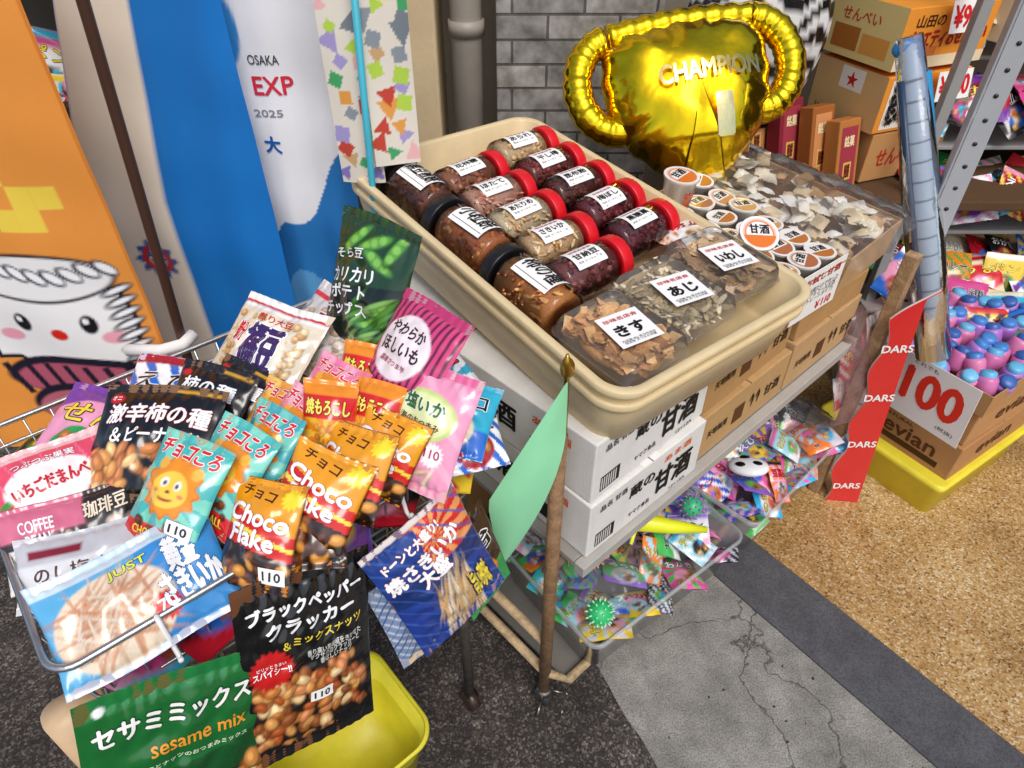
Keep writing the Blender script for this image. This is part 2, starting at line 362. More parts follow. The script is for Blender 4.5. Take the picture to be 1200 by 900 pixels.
slab('threshold_strip',[along(B1,-1.6),along(B1,4.5),along(B3,4.5),along(B3,-1.6)],.010,M_BAND,.009)
slab('shop_floor',[along(B3,-1.6),along(B3,4.5),(12,-3),(12,6),(-.3,6)],.012,M_TERR,.011)
# small litter and grit on the pavement
mb=MB(); rg=random.Random(3)
for k in range(150):
    x,y=rg.uniform(-.35,.9),rg.uniform(.35,1.1); s=rg.uniform(.0008,.0028); c=rg.choice(['3a3430','8a8478','5a4c3c','b0a898','6c5a44'])
    mb.ell((x,y,.0045+s*.3),(s*rg.uniform(1,2),s,s*.6),CARD,hx(c),None,6,4,rot=(0,0,rg.uniform(0,3)))
mb.done('grit')
# ================================================================ BACK WALLS / BUILDING
def b_brick(N,L,b):
    tc=N.new('ShaderNodeTexCoord')
    sp=N.new('ShaderNodeSeparateXYZ'); L.new(tc.outputs['Object'],sp.inputs[0]); ad=N.new('ShaderNodeMath'); L.new(sp.outputs[0],ad.inputs[0]); L.new(sp.outputs[1],ad.inputs[1])
    cb=N.new('ShaderNodeCombineXYZ'); L.new(ad.outputs[0],cb.inputs[0]); L.new(sp.outputs[2],cb.inputs[1])
    br=N.new('ShaderNodeTexBrick'); br.inputs['Scale'].default_value=1; br.inputs['Brick Width'].default_value=.2; br.inputs['Row Height'].default_value=.065; br.inputs['Mortar Size'].default_value=.004; br.inputs['Mortar Smooth'].default_value=.3
    br.inputs['Color1'].default_value=(*hx('a5a29c'),1); br.inputs['Color2'].default_value=(*hx('c2beb6'),1); br.inputs['Mortar'].default_value=(*hx('6b6862'),1); L.new(cb.outputs[0],br.inputs['Vector'])
    n=noise(N,L,tc,25,8); r=ramp(N,[(.3,'a5a29c'),(.7,'ffffff')]); L.new(n.outputs[0],r.inputs[0])
    L.new(mul(N,L,br.outputs[0],r.outputs[0]),b.inputs['Base Color']); b.inputs['Roughness'].default_value=.6
    bp=N.new('ShaderNodeBump'); bp.invert=True; bp.inputs['Strength'].default_value=.8; bp.inputs['Distance'].default_value=.006; L.new(br.outputs['Fac'],bp.inputs['Height']); L.new(bp.outputs[0],b.inputs['Normal'])
M_BRICK=procmat('tile_brick',b_brick)
mb=MB()
mb.box(-4,2.35,0,.55,2.55,3.2,WALLM,hx('8d8577'),.005)
mb.box(-.42,2.12,0,-.215,2.35,3.2,WALLM,hx('d8c29a'),.01)
ob=mb.done('building_wall')
mb=MB(); mb.box(-.045,2.1,0,.42,2.349,3.2,M_BRICK,(1,1,1),.004); mb.done('brick_column')
mb=MB(); mb.tube([(-.13,2.14,0),(-.13,2.14,3)],.045,DIRTY,hx('b0a79a'),18)
for z in (1.13,.6): mb.tube([(-.13,2.14,z-.02),(-.13,2.14,z+.02)],.052,DIRTY,hx('a0968a'),18)
mb.done('drain_pipe')
mb=MB()
for k,(x,z) in enumerate(((.02,1.29),(.09,1.32),(.17,1.30))): mb.box(x,2.085,z,x+.055,2.096,z+.1,PAPER,hx(('f0eee8','e8e4da','f4f2ee')[k]),.001)
mb.done('wall_notice')
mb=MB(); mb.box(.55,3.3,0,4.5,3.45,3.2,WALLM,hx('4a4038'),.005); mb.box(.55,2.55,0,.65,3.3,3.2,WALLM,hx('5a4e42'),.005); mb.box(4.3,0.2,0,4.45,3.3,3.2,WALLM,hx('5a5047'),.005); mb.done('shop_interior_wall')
# ================================================================ STAND
SY=42.5; S=frame((.125,.72,0),SY)
st=empty('display_stand',S)
mb=MB()
mb.box(0,-.004,.540,1.03,.02,.5665,DIRTY,hx('b4b0a8'),.002)
mb.box(0,.021,.552,1.03,.47,.5665,DIRTY,hx('9a978f'),.002)
mb.box(0.02,.02,.085,1.03,.47,.095,DIRTY,hx('77736c'),.002)
o=mb.done('shelf_board'); o.parent=st
mb=MB()
for (x,y,zt) in ((-.015,.06,.865),(-.015,.46,.9)):
    mb.tube([(x,y,.05),(x,y,zt)],.0135,RUST,hx('9a7856'),12)
    mb.tube([(x,y,.035),(x,y,.055)],.018,METAL,hx('8a8580'),12)
for z in (.13,.25): mb.tube([(-.015,.06,z),(-.015,.46,z)],.011,RUST,hx('c8ac84'),10)
mb.tube([(-.015,.06,.13),(.02,.02,.105),(1.0,.02,.105)],.011,RUST,hx('b8a078'),10)
mb.tube([(-.015,.46,.13),(1.0,.46,.105)],.011,RUST,hx('8c6a4c'),10)
mb.tube([(-.015,.06,.525),(1.0,.025,.525)],.011,RUST,hx('8a7a66'),10)
mb.tube([(1.04,.46,0),(1.04,.46,.9)],.012,RUST,hx('8c6a4c'),10)
o=mb.done('pipe_frame'); o.parent=st
mb=MB()
for (x,y) in ((-.015,.06),(-.015,.46)):
    mb.tube([(x-.012,y,.022),(x+.012,y,.022)],.022,PLAST,hx('3a3836'),16); mb.box(x-.018,y-.012,.02,x-.014,y+.012,.05,METAL,hx('8a8580'),.001); mb.box(x+.014,y-.012,.02,x+.018,y+.012,.05,METAL,hx('8a8580'),.001)
    mb.tube([(x+.02,y-.01,.03),(x+.04,y-.03,.018)],.004,METAL,hx('8a8580'),6)
    mb.tube([(x-.02,y-.01,.03),(x-.045,y-.025,.012)],.004,METAL,hx('8a8580'),6)
o=mb.done('casters'); o.parent=st
for c in st.children: c.matrix_parent_inverse=Matrix()
mb=MB(); mb.box(-.016,-.016,0,.016,.016,.82,RUST,hx('b5936c'),.003); mb.done('wooden_post',frame((.925,1.395,0),SY))
mb=MB()
mb.box(0,0,0,.005,.045,1.9,PLAST,hx('a7aaad'),.001); mb.box(.006,0,0,.050,.005,1.9,PLAST,hx('b4b7ba'),.001)
for k in range(36): mb.tube([(.028,-.001,.1+k*.05),(.028,-.0004,.1+k*.05)],.005,PLAST,hx('2a2a2a'),8)
mb.done('steel_shelf_post',frame((.972,1.47,0),-20))
# ---- boxes
def FF(w,d,h):
    fr=Matrix(((1,0,0,0),(0,0,-1,-.0006),(0,1,0,0),(0,0,0,1)))
    lf=Matrix(((0,0,-1,-.0006),(-1,0,0,d),(0,1,0,0),(0,0,0,1)))
    tp=Matrix(((1,0,0,0),(0,1,0,0),(0,0,1,h+.0006),(0,0,0,1)))
    return fr,lf,tp
def carton(name,o,yaw,w,d,h,col,prints,tape=True,base=CARD,M=None):
    mb=MB(); mb.box(0,0,0,w,d,h,base,hx(col),.003); fr,lf,tp=FF(w,d,h); fm={'f':fr,'l':lf,'t':tp}
    if tape: mb.quad(w/2-.025,0,w/2+.025,d,np.array(hx(col))*1.1,FILM,tp,.0003); mb.box(w/2-.0015,-.0003,h-.0004,w/2+.0015,d,h+.0012,CARD,np.array(hx(col))*.3,0)
    for p in prints:
        F=fm[p[1]]
        if p[0]=='Q': mb.quad(*p[2:6],hx(p[6]),PAPER,F,p[7] if len(p)>7 else .0002)
        else: mb.text(p[0],*p[2:6],hx(p[6]),bold=p[7] if len(p)>7 else .02,M=F,off=.0008,mat=PAPER)
    return mb.done(name,M or frame(o,yaw))
def SL(x,y,z=0): return S@Vector((x,y,z))
ama=[('蔵の','f',.14,.095,.07,.03,'151515',.03),('甘酒','f',.235,.062,.11,.062,'151515',.04),('あま酒','f',.24,.115,.08,.016,'e8641e'),('Q','f',.02,.015,.07,.05,'202020'),('12×12A','f',.26,.012,.05,.008,'222222'),('品名 甘酒','f',.06,.115,.07,.014,'333333'),('ヤマク食品','f',.14,.03,.06,.012,'222222'),
     ('甘酒','l',.12,.07,.13,.055,'151515',.03),('Q','l',.22,.02,.30,.06,'202020'),('あま酒','l',.27,.105,.09,.018,'e8641e')]+[('Q','f',.022+.006*k,.018,.025+.006*k,.047,'dcdad4',.0004) for k in range(7)]
for y in (0.01,.385):
    for k in range(2):
        o=SL(.02+.004*k,y+.006*k,.568+k*.1405)
        carton('drink_carton',o,SY+(1.2 if k else -.5),.325,.365,.138,'e6e4de',ama)
kr='c09a68'
kp=[('天地無用','f',.06,.06,.07,.02,'2a1c10'),('↑↑','f',.2,.06,.04,.04,'2a1c10'),('甘酒','f',.27,.055,.06,.03,'2a1c10'),('Q','f',.12,.03,.16,.075,'5c3a1c')]
carton('cardboard_box',SL(.36,.02,.568),SY,.33,.42,.12,kr,kp)
carton('cardboard_box',SL(.365,.03,.689),SY+1,.32,.40,.10,'b88f5c',kp)
carton('cardboard_box',SL(.70,.02,.568),SY,.31,.42,.13,'c49e70',kp)
carton('cardboard_box',SL(.705,.03,.699),SY-1,.30,.40,.07,'b88f5c',[])
carton('cardboard_box',SL(-.0,.50,.1),SY,.3,.3,.3,'96703f',[])
carton('cardboard_box',SL(.05,.50,.42),SY,.4,.3,.42,'96703f',[])
def opencarton(name,M,w,d,h,col,prints=()):
    mb=MB(); t=.004
    for b in ((0,0,0,w,t,h),(0,d-t,0,w,d,h),(0,t,0,t,d-t,h),(w-t,t,0,w,d-t,h),(t,t,0,w-t,d-t,t)): mb.box(*b,CARD,hx(col),.001)
    fr,lf,tp=FF(w,d,h)
    for p in prints:
        F={'f':fr,'l':lf,'t':tp}[p[1]]
        if p[0]=='Q': mb.quad(*p[2:6],hx(p[6]),PAPER,F,p[7] if len(p)>7 else .0002)
        else: mb.text(p[0],*p[2:6],hx(p[6]),bold=.02,M=F,off=.0012,mat=PAPER)
    return mb.done(name,M)
tilt=Matrix.Rotation(math.radians(6),4,'X')
MC1=frame(SL(.52,.04,.78),SY-3)@tilt; MC2=frame(SL(.82,.02,.775),SY+2)@tilt
opencarton('open_carton',MC1,.29,.42,.095,'c09a68')
opencarton('open_carton',MC2,.27,.42,.095,'c49e70')
mb=MB(); Mq=MC1@Matrix.Translation((.115,-.010,-.005))@Matrix.Rotation(math.radians(84),4,'X')
mb.box(0,0,-.002,.17,.115,0,PAPER,hx('f4f2ec'),0)
mb.text('お試し甘酒',.085,.095,.13,.018,hx('b02018'),mat=PAPER,bold=.03); mb.text('米と米糀だけで作った\nノンアルコール甘酒\n(ストレートタイプ)',.085,.055,.14,.04,hx('222222'),mat=PAPER); mb.text('￥110',.12,.018,.06,.02,hx('d81818'),mat=PAPER,bold=.04)
mb.done('price_placard',Mq)
def lidcup(mb,M,top='f8f5ee',ring='e87820'):
    L=[]
    for r,z in ((.024,0),(.031,.058),(.034,.06),(.034,.064)): L.append([(r*math.cos(a*6.283/20),r*math.sin(a*6.283/20),z) for a in range(20)])
    mb.loft(L,PLAST,hx('f4f0e6'),M,capb=False,capt=True)
    n=20; vs=[(0,0,.0645)]+[(q*math.cos(a*6.283/n),q*math.sin(a*6.283/n),.0645) for q in (.016,.022,.0235,.031,.034) for a in range(n)]
    cs=[hx(top)]+[hx(c) for c in (top,top,ring if ring!='0' else top,top,top) for a in range(n)]
    fs=[(0,1+a,1+(a+1)%n) for a in range(n)]+[(1+k*n+a,1+(k+1)*n+a,1+(k+1)*n+(a+1)%n,1+k*n+(a+1)%n) for k in range(4) for a in range(n)]
    mb.add(vs,fs,FILM,np.array(cs),M)
    A=[(.028*math.cos(a),.028*math.sin(a)) for a in np.linspace(math.pi*1.05,math.pi*1.95,12)]
    mb.add([(0,-.004,.0649)]+[(x,y,.0649) for x,y in A],[(0,i,i+1) for i in range(1,12)],FILM,hx(ring if ring!='0' else 'c87838'),M,False)
    mb.text('甘酒',0,.008,.034,.018,hx('2a1c14'),bold=.03,M=M@Matrix.Translation((0,0,.065)),off=.0004,mat=FILM)
mb=MB()
for i in range(4):
    for j in range(6):
        M=MC1@Matrix.Translation((.04+i*.069+U(-.003,.003),.04+j*.068,.035+U(0,.02)))@Matrix.Rotation(U(-.6,.6),4,'Z')@Matrix.Rotation(U(-.12,.12),4,'X')
        lidcup(mb,M,ring=random.choice(['d89858','d8a468','b87048','0']))
mb.done('cup_drinks')
def bigcup(M):
    mb=MB(); L=[]
    for r,z in ((.026,0),(.036,.085),(.039,.087),(.039,.092)): L.append([(r*math.cos(a*6.283/28),r*math.sin(a*6.283/28),z) for a in range(28)])
    mb.loft(L,FILM,hx('f4ead8'),M,capb=False,capt=True)
    lidcup(mb,M@Matrix.Translation((0,0,.092-.0645*1.14))@Matrix.Scale(1.14,4))
    def sf(x,y,o): a=-math.pi/2+x/.034; r=.0315+(y)*.118+o; return np.column_stack([r*np.cos(a),r*np.sin(a),.045+y])
    mb.text('甘酒',0,0,.045,.045,hx('d85818'),bold=.05,out=hx('ffffff'),surf=sf,M=M,off=.0012,sub=.006)
    mb.done('drink_cup')
bigcup(MC1@Matrix.Translation((.07,.12,.110))@Matrix.Rotation(math.radians(-38),4,'Z')@Matrix.Rotation(math.radians(24),4,'X'))
bigcup(MC1@Matrix.Translation((.10,.33,.10))@Matrix.Rotation(math.radians(10),4,'Z'))
mb=MB()
for k in range(120):
    M=MC2@Matrix.Translation((U(.02,.25),U(.02,.41),.05+U(0,.055)))@Euler((U(-.5,.5),U(-.5,.5),U(0,6))).to_matrix().to_4x4()
    s=U(.018,.026); c=random.choice(['f4ecd8','e8d8b4','fbfaf6','f4f0e4','fbfaf6','dcc8a4','c8a070']); vs=[]
    for j in range(6):
        for i in range(6):
            u,v=i/5,j/5; vs.append(((u-.5)*2*s,(v-.5)*1.5*s,.010*(math.sin(math.pi*u)*math.sin(math.pi*v))**.5+.0015*math.sin(i*2.3+j*3.1+k)))
    mb.add(vs,[(j*6+i,j*6+i+1,j*6+i+7,j*6+i+6) for j in range(5) for i in range(5)],PAPER,hx(c),M)
mb.done('wrapped_sweets')
def crumple(name,M,w,d,h,mat,seed,n=34,par=None,jag=.02):
    wf=wrinkle(seed,jag*.8); wf2=wrinkle(seed+5,jag*.4); mb=MB(); x,y=np.meshgrid(np.linspace(0,1,n),np.linspace(0,1,n)); x=x.ravel(); y=y.ravel()
    e=np.power(np.sin(math.pi*x)*np.sin(math.pi*y),.35)
    P=np.column_stack([(x-.5)*w+wf2(y,x)*.6,(y-.5)*d+wf2(x,y)*.6,h*e+wf(x*w,y*d)*1.0+wf2(y*d,x*w)])
    F=[(j*n+i,j*n+i+1,(j+1)*n+i+1,(j+1)*n+i) for j in range(n-1) for i in range(n-1)]
    mb.add(P,F,mat,(1,1,1),None,True); return mb.done(name,M,par)
crumple('clear_plastic_bag',MC2@Matrix.Translation((.15,.2,.085)),.33,.46,.050,CLEARBAG,3,jag=.006)
mb=MB(); n=30; wf=wrinkle(5,.006); vs=[];fs=[]
for j in range(n):
    for i in range(12):
        t=i/11; vs.append((.27+.012+.05*t**.7,.0+.44*j/(n-1),.10+.03*math.sin(t*3.1)-.13*t**1.5+float(wf(t*.1,j*.015))))
for j in range(n-1):
    for i in range(11): fs.append((j*12+i,j*12+i+1,(j+1)*12+i+1,(j+1)*12+i))
mb.add(vs,fs,FOGBAG); mb.done('clear_plastic_bag',MC2)
# ================================================================ CRATE
W,Lc=.49,.82
FLc=Vector((.150,.705,.97))
CM=Matrix.Translation(FLc)@Matrix.Rotation(math.radians(39.5),4,'Z')@Matrix(((1,.06,0,0),(0,1,0,0),(0,0,1,0),(0,0,0,1)))@Matrix.Rotation(math.radians(5.7),4,'X')
def crate(M,name='plastic_crate'):
    mb=MB(); cx,cy=W/2,Lc/2; c=hx('e6cfa0')
    lo=[(W-.002,Lc-.002,.055,-.014),(W,Lc,.056,-.011),(W,Lc,.056,-.002),(W-.004,Lc-.004,.054,0),(W-.026,Lc-.026,.045,0),(W-.032,Lc-.032,.043,-.003),(W-.06,Lc-.06,.035,-.092),(W-.075,Lc-.075,.03,-.098)]
    lo=[(W-.05,Lc-.05,.04,-.105),(W-.02,Lc-.02,.05,-.030),(W-.02,Lc-.02,.05,-.014)]+lo
    mb.loft([rr(a,b,r,z,8,cx,cy) for a,b,r,z in lo],DIRTY,c,capb=True,capt=True)
    return mb.done(name,M)
crate(CM); crate(CM@Matrix.Translation((.002,.002,-.03)))
def CP(a,b,n=0): return CM@Vector((a,b,n))
base=Matrix.Rotation(math.radians(39.5),4,'Z')@Matrix.Rotation(math.radians(5.7),4,'X')
def inC(a,b,n): return Matrix.Translation(CP(a,b,n))@base
def jar(a,b,n,ang,lid,food,label,lcol='1a1a1a',big=False,foodtype='ball',L=.150,r=.0425,seed=0,roll=0):
    M=inC(a,b,n)@Matrix.Rotation(math.radians(ang),4,'Z')@Matrix.Rotation(roll,4,'X')
    mb=MB(); n_=28
    def ring(x,q): return [(x,q*math.cos(t*6.2832/n_),q*math.sin(t*6.2832/n_)) for t in range(n_)]
    h=L/2
    mb.loft([ring(-h,r*.5),ring(-h,r*.86),ring(-h+.004,r*.97),ring(-h+.012,r),ring(-.02,r),ring(-.018,r*.985),ring(-.014,r),ring(h-.034,r),ring(h-.03,r*.9),ring(h-.022,r*.88)],CLEAR,(1,1,1),capb=False,capt=True)
    fc=[hx(x) for x in food]
    mb.loft([ring(-h+.006,r*.3),ring(-h+.007,r*.84),ring(h-.034,r*.86),ring(h-.033,r*.3)],FOOD,np.array(fc[0])*.7,capb=True,capt=True)
    rg=random.Random(seed)
    for k in range(150 if foodtype=='ball' else 120):
        t=rg.uniform(-2.3,2.3); q=r*rg.uniform(.80,.90); x=rg.uniform(-h+.012,h-.042); p=(x,q*math.sin(t),q*math.cos(t)); c=np.array(rg.choice(fc))*rg.uniform(.85,1.25)
        if foodtype=='ball': mb.ell(p,(.0065,.0055,.004),FOOD,c,nu=7,nv=5,rot=(rg.uniform(0,3),rg.uniform(0,3),0))
        else: mb.ell(p,(.013,.0035,.003),FOOD,c,nu=6,nv=5,rot=(t*-1,rg.uniform(-.3,.3),rg.uniform(0,3)))
    m=56
    def rid(x,q,d): return [(x,(q+(d if t%2 else 0))*math.cos(t*6.2832/m),(q+(d if t%2 else 0))*math.sin(t*6.2832/m)) for t in range(m)]
    mb.loft([rid(h-.026,r*.99,0),rid(h-.026,r*1.04,.0),rid(h-.024,r*1.05,.0009),rid(h-.004,r*1.05,.0009),rid(h,r*1.0,0),rid(h,r*.86,0),rid(h-.003,r*.83,0),rid(h-.003,r*.2,0)],PLAST,hx(lid),capb=True,capt=True)
    lw,la=(.086,.80) if big else (.068,.66); nn=18; R2=r+.0009; x0=-.014
    vs=[(x0+(i/1-.5)*lw,R2*math.sin((j/nn-.5)*2*la),R2*math.cos((j/nn-.5)*2*la)) for j in range(nn+1) for i in (0,1)]
    mb.add(vs,[(j*2,j*2+1,j*2+3,j*2+2) for j in range(nn)],PAPER,hx('fbf9f4'))
    s=-1 if big else 1
    def sf(x,y,o): a=s*y/R2; rr_=R2+o; return np.column_stack([x0+s*x,rr_*np.sin(a),rr_*np.cos(a)])
    if big:
        for yy in (-.030,.030): mb.add(sf(np.linspace(-lw*.47,lw*.47,6).repeat(2),np.tile([yy-.0006,yy+.0006],6),.0003),[(2*i,2*i+2,2*i+3,2*i+1) for i in range(5)],PAPER,hx('222222'))
        mb.text(label,0,.0,lw*.9,.040,hx(lcol),bold=.02,surf=sf,off=.0006,mat=PAPER,sub=.005)
    else:
        mb.text(label,0,-.003,lw*.8,.014,hx(lcol),bold=.04,surf=sf,off=.0004,mat=PAPER,sub=.006)
        mb.text('珍味名店会',0,.013,lw*.75,.006,hx('c02020'),bold=.03,surf=sf,off=.0004,mat=PAPER)
        mb.text('国産 おつまみ 一品',0,-.017,lw*.8,.004,hx('444444'),surf=sf,off=.0004,mat=PAPER)
    mb.done('snack_jar',M)
RED='e01824'; BLK='17171a'
jar(.070,.290,-.022,90,BLK,['d88a44','b86a28','f0b870','8a4c20'],'柿の種',big=True,seed=1,L=.17,r=.048,foodtype='stick',roll=.25)
jar(.070,.480,-.022,92,BLK,['c8743c','a04c20','e0a058'],'小粒餅',big=True,seed=2,L=.17,r=.048,roll=.2)
jar(.070,.670,-.022,90,BLK,['7a4028','5a2818','a06038'],'黒豆煎餅',big=True,seed=3,L=.17,r=.048,roll=.2)
foods=[(['8a4a48','a8605c','6a3434'],'甘納豆'),(['e8c090','f4d8a8','d0a068'],'さきいか'),(['f0d8b0','e0c898','d8b080'],'あたりめ'),(['e0a890','d08c70','f0c8b0'],'ほたて'),(['a86848','c88860','8a5034'],'花林糖')]
for k,(f,l) in enumerate(foods): jar(.190,.278+k*.093,-.020,2+U(-4,4),RED,f,l,seed=10+k,foodtype='stick' if k in(1,2,3) else 'ball',roll=U(-.1,.1))
foods2=[(['6a2a34','5a2028','8a4048'],'黒糖菓'),(['7a2c34','4c1c20','9a4448'],'梅ぼし'),(['6c342c','8a4a38','4a2018'],'昆布飴'),(['8a3a34','a84c44','602820'],'干し梅'),(['e8c898','d0a878'],'あられ')]
for k,(f,l) in enumerate(foods2): jar(.360,.315+k*.093,-.020,1+U(-4,4),RED,f,l,seed=20+k,roll=U(-.1,.1))
def clam(a,b,label,food,kind,seed,ang=0):
    M=inC(a,b,-.040)@Matrix.Rotation(math.radians(ang),4,'Z'); mb=MB(); w,d=.152,.178
    mb.loft([rr(w,d,.02,.024,5),rr(w-.012,d-.012,.018,.022,5),rr(w-.03,d-.03,.015,.0,5)],CLEARLID,(1,1,1),capb=True)
    mb.loft([rr(w,d,.02,.026,5),rr(w-.008,d-.008,.018,.029,5),rr(w-.014,d-.014,.018,.046,5),rr(w-.020,d-.020,.018,.052,5),rr(w-.026,d-.026,.018,.054,5),rr(w-.034,d-.034,.015,.051,5)],CLEARLID,(1,1,1),capb=True)
    rg=random.Random(seed); fc=[np.array(hx(x)) for x in food]
    mb.ell((0,0,.022),((w-.030)/2,(d-.030)/2,.019),FOOD,fc[0]*.9,nu=16,nv=8)
    for k in range(140):
        x,y=rg.uniform(-.5,.5)*(w-.045),rg.uniform(-.5,.5)*(d-.045); z=rg.uniform(.028,.044); c=rg.choice(fc)*rg.uniform(.9,1.2)
        Mk=Matrix.Translation((x,y,z))@Euler((rg.uniform(-.4,.4),rg.uniform(-.4,.4),rg.uniform(0,6.3))).to_matrix().to_4x4()
        if kind=='fish':
            mb.ell((0,0,0),(.022,.006,.002),FOOD,c,Mk,8,5); mb.add([(.020,0,0),(.030,.006,0),(.030,-.006,0)],[(0,1,2)],FOOD,c*.8,Mk)
        else:
            s=rg.uniform(.012,.022); v=[]
            for i in range(5):
                for j in range(3): v.append(((i/4-.5)*2*s,(j/2-.5)*s*rg.uniform(.7,1.1),.004*math.sin(i*1.7+k)+rg.uniform(-.0012,.0012)))
            mb.add(v,[(i*3+j,i*3+3+j,i*3+4+j,i*3+1+j) for i in range(4) for j in range(2)],FOOD,c,Mk)
    ML=Matrix.Translation((.004,-.008,.0555))@Matrix.Rotation(math.radians(-10),4,'Z')
    mb.quad(-.040,-.037,.040,.037,hx('fbf9f4'),PAPER,ML,0)
    mb.text(label,0,-.003,.054,.024,hx('141414'),bold=.05,M=ML,off=.0006,mat=PAPER); mb.text('珍味名店会',0,.024,.064,.008,hx('c02020'),bold=.03,M=ML,off=.0006,mat=PAPER)
    mb.text('内容量 80g 要冷所保存\n製造者 おつまみ本舗',0,-.027,.064,.010,hx('555555'),M=ML,off=.0006,mat=PAPER)
    mb.done('plastic_food_container',M)
clam(.108,.108,'きす',['e0a864','f0c080','c08850'],'flake',1,2); clam(.254,.128,'あじ',['f0e0b8','ccb88c','fff0cc','a89470'],'fish',2,0); clam(.400,.145,'いわし',['c8a070','e0c090','a08058'],'flake',3,-2)
packets('snack_packets',[(inC(.44+U(-.03,.01),.255+.02*k,-.03+U(0,.02))@Euler((U(-.2,.2),U(-.2,.2),U(-1,1))).to_matrix().to_4x4(),.07,.08,900+k) for k in range(2)],pal=['f4f4f0','e8e4dc','d03030','f0e0c0','ffffff'])
# ================================================================ GREEN PAPER FLAG, brass tip
mb=MB()
TL,ML_,BL_=Vector((.076,.735,.985)),Vector((-.04,.72,.745)),Vector((-.021,.735,.552)); TR,MR=Vector((.079,.74,.983)),Vector((.082,.745,.875))
n=16; vs=[];fs=[]
def bz(a,b,c,t): return a*(1-t)**2+b*2*t*(1-t)+c*t*t
for i in range(n+1):
    t=i/n; l=(TL.lerp(ML_,t/.58) if t<.58 else ML_.lerp(BL_,(t-.58)/.42)); r=(TR.lerp(MR,t/.3) if t<.3 else bz(MR,Vector((.075,.72,.76)),Vector((-.019,.735,.551)),(t-.3)/.7))
    for j in range(9):
        q=l.lerp(r,j/8); q=q+Vector((0,-1,0))*.012*math.sin(j/8*math.pi)*math.sin(t*3.1); vs.append(tuple(q))
for i in range(n):
    for j in range(8): fs.append((i*9+j,i*9+j+1,(i+1)*9+j+1,(i+1)*9+j))
mb.add(vs,fs,PAPER,hx('9ce8b4')); mb.done('green_paper_flag')
mb=MB(); mb.tube([(.082,.765,.86),(.078,.75,.99),(.077,.745,1.005),(.076,.742,1.03)],[.004,.004,.010,.002],METAL,hx('c89a3c'),10); mb.ell((.078,.75,1.0),(.011,.011,.018),METAL,hx('c89a3c')); mb.done('brass_pole_tip')
# ================================================================ LOWER BINS
def bin_(M,w,d,h,name='storage_bin'):
    mb=MB(); lo=[(w,d,.03,h-.012),(w,d,.03,h),(w-.012,d-.012,.026,h),(w-.014,d-.014,.026,h-.006)]
    mb.loft([rr(a,b,r,z,6,w/2,d/2) for a,b,r,z in lo],MILKY,(1,1,1),capb=False)
    mb.loft([rr(w-.012,d-.012,.026,h-.006,6,w/2,d/2),rr(w-.05,d-.05,.03,.008,6,w/2,d/2),rr(w-.06,d-.06,.03,0.001,6,w/2,d/2)],MILKY,(1,1,1),capb=True)
    return mb.done(name,M)
BM1=frame((.175,.735,.1),37); BM2=frame((.60,1.05,.1),44)
bin_(BM1,.50,.36,.15); bin_(BM2,.50,.36,.16)
its=[]
for (BMx,sd) in ((BM1,100),(BM2,200)):
    for k in range(36):
        x=.05+(k%7)*.068+U(-.02,.02); y=.05+(k//7)*.055+U(-.02,.02)
        its.append((BMx@Matrix.Translation((x,y,.08+U(0,.08)))@Euler((U(-.5,.7),U(-.5,.5),U(-1.2,1.2))).to_matrix().to_4x4(),U(.06,.10),U(.08,.12),sd+k))
packets('toy_packets',its,pal=TOYP,step=.005)
mb=MB()
def spiky(M,r,c,c2):
    mb.ell((0,0,0),(r,r,r),PLAST,hx(c),M,16,10)
    for k in range(60):
        z=1-2*(k+.5)/60; t=k*2.4; q=math.sqrt(1-z*z); d=Vector((q*math.cos(t),q*math.sin(t),z)); mb.tube([d*r*.95,d*r*1.22],[r*.11,r*.05],PLAST,hx(c2),5,M)
spiky(BM1@Matrix.Translation((.13,.16,.215)),.032,'f07818','f8c890'); spiky(BM1@Matrix.Translation((.055,.05,.18)),.028,'30c070','a8f0c0'); spiky(BM1@Matrix.Translation((.42,.12,.20)),.028,'38b878','b070d0'); spiky(BM2@Matrix.Translation((.12,.25,.22)),.02,'e8e84a','f0f0a0')
mb.done('spiky_toy_balls')
mb=MB()
P=[BM1@Vector(p) for p in ((.22,.20,.225),(.26,.15,.235),(.31,.10,.23),(.39,.05,.205))]
mb.tube(P,[.016,.024,.018,.008],PLAST,hx('eef228'),12); mb.tube([BM1@Vector((.26,.15,.235)),BM1@Vector((.21,.12,.22))],[.007,.004],PLAST,hx('eef228'),8); mb.ell(tuple(P[0]),(.02,.02,.02),PLAST,hx('eef228'))
mb.done('squeeze_toy')
mb=MB()
MMk=BM2@Matrix.Translation((.12,.11,.205))@Euler((-.3,.1,.2)).to_matrix().to_4x4()
mb.ell((0,0,0),(.038,.052,.018),PLAST,hx('f4f4f4'),MMk,20,12)
for x,y,a,b in ((-.016,.014,.010,.014),(.016,.014,.010,.014),(0,-.022,.009,.015)): mb.ell((x,y,.0145),(a,b,.004),PLAST,hx('101010'),MMk)
mb.done('toy_mask')
for k,(Bx,x,y) in enumerate(((BM1,.14,.13),(BM2,.38,.14))): crumple('clear_toy_bag',Bx@Matrix.Translation((x,y,.175)),.22,.2,.04,CLEARBAG,30+k,30,jag=.005)
